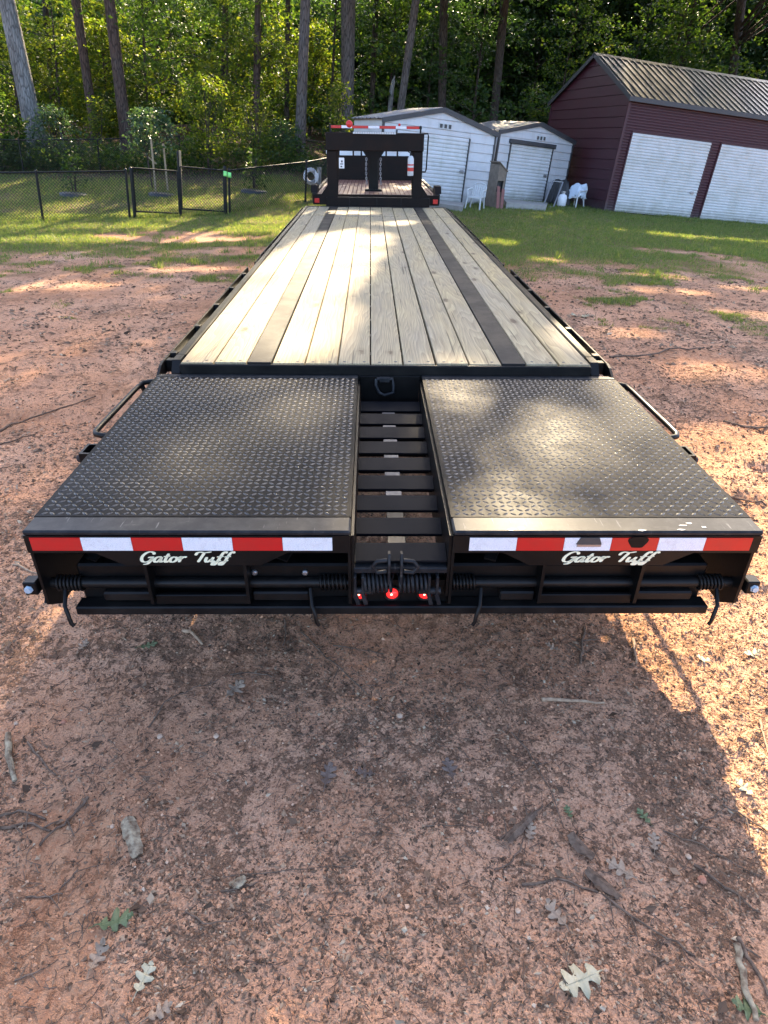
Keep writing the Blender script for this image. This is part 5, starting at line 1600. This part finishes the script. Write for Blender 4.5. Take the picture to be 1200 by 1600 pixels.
def undergrowth():
    rs = np.random.RandomState(9); n = 900
    x = rs.uniform(-17, -1.6, n); y = 23.6 + rs.exponential(1.5, n) + np.maximum(x + 6, 0) * .25
    h = rs.uniform(.05, .9, n) * np.clip(fbm(x * .5, y * .5, 3, 4) * 2 + .9, .2, 1.4)
    c = np.stack([x, y, terrain(x, y) + h], 1)
    V, F = leaves_at(c, 16, (.2, .2, .12), (.08, .16), .8, rs)
    o = link('undergrowth', fast_mesh('undergrowth', V, F, M['leaf'])); tag(o, 'mixed weeds and seedlings growing along the far fence', 'undergrowth', None, 'stuff')
    n = 700; x = rs.uniform(-1.5, 16, n); y = 30.0 + rs.exponential(1.6, n)
    c = np.stack([x, y, terrain(x, y) + rs.uniform(.1, 1.8, n)], 1)
    V, F = leaves_at(c, 16, (.25, .25, .16), (.10, .18), .8, rs)
    o = link('undergrowth', fast_mesh('undergrowth', V, F, M['leaf_dark'])); tag(o, 'dark weeds and seedlings growing behind the sheds and the garage', 'undergrowth', None, 'stuff')
undergrowth()

# ------------------------------------------------------------------ grass
def grass():
    rs = np.random.RandomState(31)
    n = 900000
    y = 6.0 + 26 * rs.uniform(0, 1, n) ** 1.5
    x = (y + 3) * rs.uniform(-.72, .78, n)
    g = grass_cover(x, y)
    lit = litter_cover(x, y)
    keep = (rs.uniform(0, 1, n) < g * (1 - lit * .85))
    keep &= ~((np.abs(x) < 1.25) & (y < 11.5))
    x, y, g = x[keep], y[keep], g[keep]; n = len(x)
    z = terrain(x, y) + micro(x, y)
    patch = np.clip(1 + fbm(x * 1.1, y * 1.1, 3, 6) * 1.5, .4, 1.8)
    H = rs.uniform(.022, .06, n) * patch * (.6 + .5 * g) * (1 + .6 * smooth(18, 24, y))
    wd = .0035 + .00022 * y
    az = rs.uniform(0, 2 * PI, n); ln = rs.uniform(.15, 1.1, n)
    b = np.stack([x, y, z - .004], 1)
    s = np.stack([np.cos(az), np.sin(az), 0 * az], 1) * wd[:, None]
    l = np.stack([-np.sin(az), np.cos(az), 0 * az], 1) * (ln * H)[:, None] + np.array([0, 0, 1]) * H[:, None]
    V = np.stack([b - s, b + s, b + l], 1).reshape(-1, 3)
    F = np.arange(3 * n).reshape(-1, 3)
    dry = rs.uniform(0, 1, n) < np.clip(.55 - g * .5, .05, .6)
    for nm, mt, sel, lab in (('grass', 'grass', ~dry, 'short green lawn grass of the yard'), ('dry_grass', 'drygrass', dry, 'dry yellowish grass blades among the lawn and its bare edges')):
        idx = np.where(sel)[0]
        Vs = V.reshape(-1, 3, 3)[idx].reshape(-1, 3)
        o = link(nm, fast_mesh(nm, Vs, np.arange(len(Vs)).reshape(-1, 3), M[mt])); tag(o, lab, 'grass', None, 'stuff')
grass()

# ------------------------------------------------------------------ litter on the clay
def debris():
    rs = np.random.RandomState(3)
    parts = []
    for (y0, y1, n, smin, smax) in ((-1.30, 1.2, 105000, .002, .0095), (1.2, 4.5, 60000, .004, .018), (4.5, 10.5, 36000, .007, .034)):
        y = rs.uniform(y0, y1, n * 2); x = (y + 2.3) * rs.uniform(-.78, .78, n * 2)
        dens = smooth(-.22, .25, fbm(x * 2.3, y * 2.3, 4, 19)) * .8 + .2
        dens = np.where((x > 1.4) & (y > .3), np.maximum(dens, .9), dens)
        dens = dens * (1 - .85 * bare_cover(x, y))
        k = np.where(rs.uniform(0, 1, n * 2) < dens * .75)[0]
        x, y = x[k], y[k]; n_ = len(x)
        z = terrain(x, y) + micro(x, y)
        s = smin + (smax - smin) * rs.uniform(0, 1, n_) ** 2.2
        az = rs.uniform(0, 2 * PI, n_); el = rs.uniform(.5, 1.6, n_)
        asp = rs.choice([.18, .35, .6, .9], n_, p=[.3, .25, .25, .2])
        d = np.stack([np.cos(az), np.sin(az), rs.normal(0, .16, n_)], 1) * (s * el)[:, None]
        w = np.stack([-np.sin(az), np.cos(az), rs.normal(0, .25, n_)], 1) * (s * asp)[:, None]
        h = np.stack([0 * s, 0 * s, s * asp * rs.uniform(.3, .9, n_)], 1)
        p = np.stack([x, y, z], 1)
        j = lambda: 1 + rs.uniform(-.35, .35, (n_, 1))
        V = np.stack([p - d * j(), p + w * j(), p + d * j(), p - w * j(), p + h + d * rs.uniform(-.3, .3, (n_, 1))], 1)
        parts.append(V)
    V = np.concatenate(parts).reshape(-1, 3); n = len(V) // 5
    f = np.array([(0, 3, 4), (3, 2, 4), (2, 1, 4), (1, 0, 4)])
    F = (f[None] + (np.arange(n) * 5)[:, None, None]).reshape(-1, 3)
    o = link('woodland_litter', fast_mesh('woodland_litter', V, F, M['debris'])); tag(o, 'bark chips, crumbs and small bits of litter scattered over the red clay', 'litter', None, 'stuff')
    # crumbs of the clay itself
    n = 34000; y = -1.3 + 4.6 * rs.uniform(0, 1, n) ** 1.3; x = (y + 2.3) * rs.uniform(-.76, .76, n)
    k = rs.uniform(0, 1, n) < (1 - .8 * bare_cover(x, y)) * (.35 + .9 * smooth(-.15, .2, fbm(x * 1.9, y * 1.9, 3, 44))); x, y = x[k], y[k]; n = len(x)
    r = (.0018 + .0062 * rs.uniform(0, 1, n) ** 2.6) * (1 + .35 * np.clip(y, 0, 9))
    z = terrain(x, y) + micro(x, y) + r * .2
    base = np.array([(1, 0, 0), (0, 1, 0), (-1, 0, 0), (0, -1, 0), (.2, .1, .8), (0, 0, -.5)])
    a = rs.uniform(0, 2 * PI, n); ca, sa = np.cos(a)[:, None], np.sin(a)[:, None]
    B = base[None] * (1 + rs.uniform(-.4, .4, (n, 6, 3))) * r[:, None, None]
    V = np.stack([x[:, None] + B[..., 0] * ca - B[..., 1] * sa, y[:, None] + B[..., 0] * sa + B[..., 1] * ca, z[:, None] + B[..., 2]], 2).reshape(-1, 3)
    f = np.array([(0, 1, 4), (1, 2, 4), (2, 3, 4), (3, 0, 4)])
    F = (f[None] + (np.arange(n) * 6)[:, None, None]).reshape(-1, 3)
    o = link('clay_crumbs', fast_mesh('clay_crumbs', V, F, M['crumb'])); tag(o, 'loose crumbs and grit of the red clay near the ramps', 'grit', None, 'stuff')
    # hair-thin stalks and needles
    n = 9000
    y = np.concatenate([rs.uniform(-1.3, 1.5, n // 2), rs.uniform(1.5, 8, n // 2)]); x = (y + 2.3) * rs.uniform(-.75, .75, n)
    z = terrain(x, y) + micro(x, y) + .004
    a = rs.uniform(0, 2 * PI, n); L = rs.uniform(.008, .03, n) * np.where(y > 1.5, 1.6, 1)
    q = np.stack([x, y, z], 1); d = np.stack([np.cos(a) * L, np.sin(a) * L, rs.normal(0, .004, n)], 1)
    e = np.stack([-d[:, 1], d[:, 0], 0 * L], 1) * rs.uniform(-.35, .35, (n, 1))
    V, F = tubes3(np.concatenate([np.stack([q - d, q + e], 1), np.stack([q + e, q + d], 1)]), .0013)
    o = link('stalk_litter', fast_mesh('stalk_litter', V, F, M['twig'])); tag(o, 'thin dead stalks and pine needles lying over the red clay', 'litter', None, 'stuff')
debris()

def dead_leaves():
    rs = np.random.RandomState(14); P = []
    for (n, x0, x1, y0, y1) in ((150, -1.3, 1.6, -1.2, .4), (170, 1.45, 3.2, .0, 2.6), (120, -3.2, -1.45, .0, 3.0), (160, -6, -1.6, 3, 9), (200, 1.6, 6.5, 2.6, 9)):
        x = rs.uniform(x0, x1, n); y = rs.uniform(y0, y1, n)
        k = rs.uniform(0, 1, n) < .25 + 1.6 * smooth(.0, .25, fbm(x * 1.7, y * 1.7, 3, 61)); x, y = x[k], y[k]
        P.append(np.stack([x, y, terrain(x, y) + micro(x, y) + .008], 1))
    P = np.concatenate(P)
    V, F = leaves_at(P, 2, (.02, .02, .002), (.018, .05), .5, rs)
    V = V.reshape(-1, 4, 3); ctr = V[:, :1].copy(); V = V - ctr; V[..., 2] *= .45; V = V + ctr
    zmin = V[..., 2].min(1); g = terrain(ctr[:, 0, 0], ctr[:, 0, 1]) + micro(ctr[:, 0, 0], ctr[:, 0, 1]); V[..., 2] += (g + .002 - zmin)[:, None]
    o = link('dead_leaves', fast_mesh('dead_leaves', V.reshape(-1, 3), F, M['leaf_litter'])); tag(o, 'brown broken bits of dead leaf drifted over the clay', 'dead leaves', None, 'stuff')
dead_leaves()

def weeds():
    rs = np.random.RandomState(41); P = []
    def line(a, b, n, j):
        t = rs.uniform(0, 1, n); p = np.array(a)[None] + (np.array(b) - np.array(a))[None] * t[:, None] + rs.normal(0, j, (n, 2)); P.append(p)
    c, s_ = math.cos(.22), math.sin(.22)
    line((8.1, 22.75), (8.1 + 9.5 * c, 22.75 + 9.5 * s_), 70, .10)
    line((8.0, 22.9), (7.2, 26.0), 24, .10)
    line((3.6, 21.4), (4.4, 22.9), 10, .14); line((6.2, 24.4), (7.3, 24.9), 10, .12)
    for q0, q1 in ((lend, gl), (gl, gr), (gr, rend)): line((q0.x, q0.y), (q1.x, q1.y), 46, .10)
    n = 150; P.append(np.stack([rs.uniform(-9, -1.6, n), rs.uniform(9.2, 16.5, n)], 1)); P.append(np.stack([rs.uniform(2, 11, n), rs.uniform(8.6, 20, n)], 1))
    P = np.concatenate(P); m = 22
    p = np.repeat(P, m, 0) + rs.normal(0, .055, (len(P) * m, 2)); n = len(p)
    size = np.repeat(rs.uniform(.5, 1.25, len(P)), m)
    H = rs.uniform(.05, .16, n) * size; az = rs.uniform(0, 2 * PI, n); wd = .006 + .0001 * p[:, 1]
    b = np.stack([p[:, 0], p[:, 1], terrain(p[:, 0], p[:, 1]) - .005], 1)
    sd = np.stack([np.cos(az), np.sin(az), 0 * az], 1) * wd[:, None]; ln = rs.uniform(.2, 1.1, n) * H
    l = np.stack([-np.sin(az) * ln, np.cos(az) * ln, H], 1)
    V = np.stack([b - sd, b + sd, b + l], 1).reshape(-1, 3)
    o = link('weed_tufts', fast_mesh('weed_tufts', V, np.arange(len(V)).reshape(-1, 3), M['grass'])); tag(o, 'longer grass tufts and weeds at wall bases, fence lines and in the lawn', 'weeds', None, 'stuff')
weeds()

HALF = [(0, .012), (.10, .02), (.17, .13), (.25, .19), (.30, .16), (.32, .07), (.38, .06), (.46, .24), (.55, .31), (.60, .27), (.59, .10), (.65, .085), (.74, .21), (.82, .24), (.86, .19), (.83, .09), (.90, .09), (.96, .07), (1.0, .0)]
def oak_leaf(label, px, py, ang, L, mat, curl=.1, seed=0, name='fallen_leaf', cup=.2):
    """lobed leaf; ang in degrees turns the tip, 0 pointing right in the picture"""
    rs = np.random.RandomState(seed + 50); p = at(px, py); p.z = gz(p.x, p.y) + .004
    mb = MB(); vs = []; n = len(HALF)
    for s in (1, -1):
        for (t, h) in HALF:
            h2 = h * (1 + rs.uniform(-.18, .18)) * 1.05; t2 = t + (rs.uniform(-.015, .015) if 0 < t < 1 else 0)
            x = (t2 - .5) * L; y = s * h2 * L
            vs.append((x, y, cup * abs(y) * .7 + curl * L * (t2 - .45) ** 2 * 2.4 + .05 * L * math.sin(9 * t2 + seed) * abs(y) / L * 3 + rs.uniform(0, .05) * L))
    for (t, h) in HALF: vs.append(((min(t, 1) - .5) * L, 0, curl * L * (t - .45) ** 2 * 1.6 + .001))
    fs = []
    for i in range(n - 1):
        fs.append((2 * n + i, 2 * n + i + 1, i + 1, i)); fs.append((2 * n + i + 1, 2 * n + i, n + i, n + i + 1))
    mb.add(vs, fs, True)
    mb.tube([(-.5 * L - .18 * L, 0, .002), (-.5 * L, 0, curl * L * .33), (.45 * L, 0, curl * L * .4 + .001)], [L * .012, L * .011, L * .004], 5)
    o = mb.build(name, mat)
    o.matrix_world = Matrix.Translation(p) @ Matrix.Rotation(R(ang), 4, 'Z')
    md = o.modifiers.new('thickness', 'SOLIDIFY'); md.thickness = .0008
    return tag(o, label, 'leaf', 'fallen leaves on the clay')
LV = [
 ('large pale oak leaf lying flat at the bottom right of the clay', 907, 1532, 200, .142, 'fl_pale', .05),
 ('pale oak leaf pointing to the camera near the bottom left', 226, 1531, 75, .085, 'fl_pale', .1),
 ('grey lobed leaf between the two dark bark shreds on the right', 968, 1362, 145, .10, 'fl_grey', .12),
 ('small grey forked leaf above the grey lobed leaf', 1021, 1318, 70, .07, 'fl_grey', .15),
 ('green lobed leaf touching the thin stem on the right', 1006, 1276, 115, .065, 'fl_green', .1),
 ('pale grey leaf by the dark tangle left of centre under the trailer edge', 367, 1080, 60, .11, 'fl_grey', .15),
 ('brown leaf lying at the middle of the clay near the twig pile', 512, 1215, 80, .10, 'fl_brown', .2),
 ('dull grey brown leaf right of the central brown leaf', 570, 1208, 175, .075, 'fl_brown', .15),
 ('pale folded leaf on the sunlit strip near the right edge', 1160, 1236, 120, .08, 'fl_pale', .25),
 ('brown shrivelled leaf in shade right of the centre line', 702, 1205, 100, .09, 'fl_brown', .2),
 ('deep green curled leaf at the lower left', 180, 1443, 15, .105, 'fl_green', .35),
 ('dark grey curled leaf above the pale leaf at the lower left', 153, 1500, 80, .08, 'fl_grey', .6),
 ('tan leaf on the sunlit clay right of the ramp corner', 1172, 1026, 10, .09, 'fl_pale', .3),
 ('yellowish narrow leaf on the sunlit clay under the right ramp corner', 1098, 1034, 165, .07, 'fl_pale', .3),
 ('pale leaf in shade beside the dark root under the bumper', 862, 1014, 150, .07, 'fl_grey', .2),
 ('olive green leaf in shade left of the centre near the bumper', 232, 1012, 20, .08, 'fl_green', .25),
 ('grey leaf on the clay at the far left below the bumper end', 130, 1010, 80, .07, 'fl_grey', .3),
 ('small green leaf beside the bent stem right of centre', 888, 1270, 95, .05, 'fl_green', .2),
 ('pale grey long leaf below the twig fan right of centre', 828, 1300, 70, .07, 'fl_grey', .2),
 ('greyish shredded leaf below the long curved root', 868, 1430, 120, .09, 'fl_grey', .2),
 ('grey leaf half seen at the bottom right corner', 1165, 1580, 160, .085, 'fl_green', .2),
 ('grey leaf at the bottom edge left of the centre', 250, 1585, 30, .07, 'fl_grey', .3),
 ('white dry leaf on the clay right of the deck', 912, 498, 30, .16, 'fl_pale', .3),
 ('second white dry leaf on the clay right of the deck, nearer the rail', 896, 497, 100, .12, 'fl_pale', .3),
]
for i, (lab, px, py, a, L, mt, cu) in enumerate(LV): oak_leaf(lab, px, py, a, L, M[mt], cu, i)

def twig(label, pts, wpx, mat='twig', name='twig', seed=0, side=0, lift=.6, flat=None):
    rs = np.random.RandomState(seed + 300)
    P = []
    for i in range(len(pts) - 1):
        a, b = np.array(pts[i], float), np.array(pts[i + 1], float)
        for t in np.linspace(0, 1, 4)[:-1]: P.append(a + (b - a) * t + rs.normal(0, 1.6, 2) * (t > 0))
    P.append(np.array(pts[-1], float))
    W_ = [at(*p) for p in P]
    sc = 1000.0 / (W_[0] - CAM_LOC).dot(CAM_FWD)
    r = wpx / sc / 2 * (.58 if mat == 'twig' else .8)
    Q = [Vector((w.x, w.y, gz(w.x, w.y) + r * lift + .002)) for w in W_]
    # keep it straight enough to bridge the hollows
    for _ in range(2):
        zs = [q.z for q in Q]
        for i in range(1, len(Q) - 1): Q[i].z = max(zs[i], (zs[i - 1] + zs[i + 1]) / 2)
    n = len(Q)
    mb = MB(); mb.tube(Q, [r * (1.0 - .45 * i / n) * (1 + rs.uniform(-.18, .18)) for i in range(n)], 7)
    for k in range(side):
        i = rs.randint(1, n - 1); d = (Q[min(i + 1, n - 1)] - Q[i - 1]).normalized(); s = Vector((-d.y, d.x, 0)) * rs.choice([-1, 1])
        L = rs.uniform(.03, .08); e = Q[i] + d * L * .7 + s * L; e.z = gz(e.x, e.y) + r
        mb.tube([Q[i], Q[i].lerp(e, .5) + Vector((0, 0, .004)), e], [r * .6, r * .5, r * .25], 5)
    o = mb.build(name, M[mat])
    return tag(o, label, name.replace('_', ' ').split()[-1] if name != 'bark_piece' else 'bark', {'twig': 'twigs lying on the clay', 'bark_piece': 'bark pieces on the clay'}.get(name))
TW = [
 ('pale peeled stick lying level in shade below the right ramp', [(845, 1098), (895, 1099), (943, 1102)], 8, 'twig_pale', 0),
 ('long curved dark root running to the lower right', [(815, 1382), (870, 1374), (930, 1394), (985, 1432), (1040, 1470), (1085, 1495)], 8, 'twig', 2),
 ('long thin stem running down to the right from the shade edge', [(798, 1148), (830, 1190), (858, 1235), (880, 1290)], 4, 'twig', 2),
 ('thin straight stem from the green leaf toward the right', [(1035, 1298), (1080, 1315), (1130, 1338), (1190, 1370)], 5, 'twig', 1),
 ('twig lying across the sunlit strip at the right edge', [(1128, 1258), (1165, 1278), (1198, 1302)], 6, 'twig', 1),
 ('forked dark twig near the shade edge at the right', [(1080, 1312), (1098, 1285), (1122, 1268)], 6, 'twig', 2),
 ('curved dark bark strip near the right edge', [(1085, 1350), (1120, 1375), (1155, 1398), (1188, 1428)], 9, 'twig', 1),
 ('lichened white branch piece at the bottom right edge', [(1148, 1480), (1158, 1520), (1165, 1560), (1178, 1598)], 15, 'lichen', 0),
 ('dark branch beside the lichened piece at the bottom right', [(1150, 1470), (1175, 1515), (1198, 1560)], 13, 'twig', 1),
 ('lichened stick at the left edge of the clay', [(14, 1150), (14, 1185), (24, 1222)], 13, 'lichen', 0),
 ('straight twig slanting down beside the lichened stick', [(44, 1162), (62, 1186), (88, 1214)], 7, 'twig', 0),
 ('long dark stick lying diagonally at the left', [(138, 1248), (115, 1275), (90, 1300), (62, 1322)], 9, 'twig', 1),
 ('upper branch of the dark tangle at the left edge', [(0, 1278), (30, 1268), (72, 1282)], 9, 'twig', 1),
 ('lower branch of the dark tangle at the left edge', [(0, 1296), (35, 1290), (80, 1302)], 10, 'twig', 2),
 ('thin twig left of the green curled leaf', [(40, 1402), (70, 1400), (98, 1396)], 6, 'twig', 1),
 ('bent stem below the lichened bark at the left', [(92, 1390), (112, 1372), (122, 1358)], 5, 'twig', 1),
 ('thin twig near the lower left corner', [(24, 1535), (50, 1525), (70, 1515)], 6, 'twig', 2),
 ('pale bowed twig in shade left of the centre near the bumper', [(286, 988), (302, 996), (316, 1010)], 8, 'twig_pale', 0),
 ('thin dark twig running left from the tangle under the bumper', [(360, 1055), (400, 1055), (425, 1060)], 5, 'twig', 1),
 ('slanting stem up to the dark tangle left of centre', [(232, 1138), (258, 1100), (290, 1085), (342, 1064)], 5, 'twig', 2),
 ('upright reddish stem just below the bumper left of centre', [(444, 968), (447, 990), (442, 1010)], 6, 'twig', 0),
 ('long twig running down right under the bumper centre', [(470, 990), (500, 1020), (530, 1045), (580, 1090)], 5, 'twig', 3),
 ('twig lying level under the bumper toward the centre', [(520, 1010), (570, 1018), (600, 1024)], 4, 'twig', 1),
 ('bent thin twig left of the bottom centre', [(290, 1425), (318, 1446), (352, 1446), (385, 1430)], 5, 'twig', 1),
 ('long thin twig in the middle of the clay', [(360, 1370), (430, 1365), (500, 1358), (560, 1352)], 4, 'twig', 2),
 ('short dark stick beside the grey bark flake', [(345, 1396), (375, 1390), (402, 1380)], 6, 'twig', 0),
 ('short stem by the lower centre', [(528, 1395), (508, 1432), (520, 1440)], 4, 'twig', 1),
 ('dark root rising in the shadow below the right ramp', [(906, 1040), (908, 1010), (912, 980)], 9, 'twig', 4),
 ('sunlit twig below the right ramp corner', [(988, 1000), (992, 1020), (994, 1036)], 6, 'twig_pale', 0),
 ('thin bent twig on the sunlit strip', [(1140, 1182), (1165, 1165), (1186, 1150)], 4, 'twig', 1),
 ('sunlit twig at the right edge below the ramp', [(1184, 1130), (1190, 1150), (1198, 1180)], 5, 'twig_pale', 1),
 ('dark fan of twig right of centre, lower arm', [(772, 1360), (800, 1345), (815, 1320), (820, 1300)], 5, 'twig', 1),
 ('dark fan of twig right of centre, upper arm', [(780, 1312), (812, 1290), (848, 1262)], 8, 'twig', 2),
 ('thin level stem below the white stone', [(665, 1292), (705, 1294), (742, 1294)], 4, 'twig', 1),
 ('long dark root on the clay right of the deck end', [(952, 562), (1010, 556), (1060, 548), (1100, 544)], 6, 'twig', 1),
 ('long dark root on the clay left of the ramp', [(0, 678), (50, 655), (100, 640), (150, 622)], 6, 'twig', 2),
 ('dark twig on the clay near the left edge', [(0, 700), (30, 690), (55, 680)], 4, 'twig', 1),
 ('dark branch on the litter right of the right ramp', [(1130, 660), (1160, 670), (1198, 668)], 8, 'twig', 4),
 ('thin branch right of the right ramp near its corner', [(1135, 775), (1165, 782), (1198, 788)], 6, 'twig', 2),
 ('pale stem at the upper left of the clay beside the ramp corner', [(20, 885), (50, 898), (100, 914)], 4, 'twig_pale', 0),
]
for i, (lab, pts, w, mt, sd) in enumerate(TW): twig(lab, pts, w, mt, 'twig', i, sd)
def bark_piece(label, pts, w0, mat, seed):
    rs = np.random.RandomState(seed); W_ = [at(*p) for p in pts]
    mb = MB(); sc = 1000.0 / (W_[0] - CAM_LOC).dot(CAM_FWD); hw = w0 / sc / 2
    vs = []; n = 8; m = 5
    for i in range(n):
        t = i / (n - 1); c = W_[0].lerp(W_[-1], t); d = (W_[-1] - W_[0]).normalized(); s = Vector((-d.y, d.x, 0)).normalized()
        w_ = hw * (.45 + .55 * math.sin(PI * (.15 + .75 * t))) * (1 + rs.uniform(-.2, .2))
        for j in range(m):
            q = (j / (m - 1) * 2 - 1) * w_
            p = c + s * q + d * rs.uniform(-.004, .004)
            vs.append((p.x, p.y, gz(c.x, c.y) + .012 + .5 * (hw - abs(q)) + rs.uniform(-.002, .002)))
    mb.add(vs, [(i * m + j, i * m + j + 1, (i + 1) * m + j + 1, (i + 1) * m + j) for i in range(n - 1) for j in range(m - 1)])
    o = mb.build('bark_piece', M[mat]); o.modifiers.new('thickness', 'SOLIDIFY').thickness = .006
    tag(o, label, 'bark', 'bark pieces on the clay')
bark_piece('lichen spotted bark piece left of centre', [(200, 1286), (208, 1310), (216, 1344)], 26, 'lichen', 1)
bark_piece('dark shredded bark strip above the grey lobed leaf', [(888, 1310), (908, 1330), (925, 1346)], 18, 'twig', 2)
bark_piece('dark shredded bark strip below the grey lobed leaf', [(915, 1362), (940, 1390), (968, 1408)], 20, 'twig', 3)
bark_piece('grey bark flake at the bent twig left of centre', [(362, 1392), (372, 1386), (384, 1378)], 14, 'lichen', 4)
bark_piece('brown bark strip in the fan of twigs right of centre', [(790, 1318), (812, 1300), (835, 1272)], 16, 'twig', 5)
for i, (lab, px, py, s, mt) in enumerate((('small white stone left of centre in the shade', 250, 1151, .016, 'stone'), ('white angular stone in the middle of the clay', 624, 1120, .018, 'stone'), ('red pebble below the right leaf group', 1096, 1376, .020, 'stone_red'), ('buff stone left of centre beside the white stone', 338, 1153, .016, 'stone'), ('pink pebble in shade right of centre', 766, 1282, .016, 'stone_red'), ('white stone near the left edge below the bumper', 25, 1130, .014, 'stone'), ('pale buff stone above the bark piece at the left', 176, 1296, .012, 'stone'), ('tan pebble at the left of the clay under the bumper', 100, 1130, .016, 'stone_red'), ('pale stone left of the long curved root', 808, 1426, .012, 'stone'), ('round grey pebble between the leaf and the red pebble', 1077, 1336, .014, 'stone'))):
    p = at(px, py); s *= .72; rs = np.random.RandomState(i); bm = bmesh.new(); bmesh.ops.create_icosphere(bm, subdivisions=2, radius=s)
    for v in bm.verts:
        v.co *= 1 + .25 * (float(vnoise(v.co.x / s * 1.3 + i * 7, v.co.y / s * 1.3 + v.co.z / s)) - .5); v.co.z *= .65
    me = bpy.data.meshes.new('pebble'); bm.to_mesh(me); bm.free(); me.materials.append(M[mt])
    o = link('pebble', me); o.matrix_world = Matrix.Translation((p.x, p.y, gz(p.x, p.y) + s * .3)); tag(o, lab, 'stone', 'loose stones on the clay')
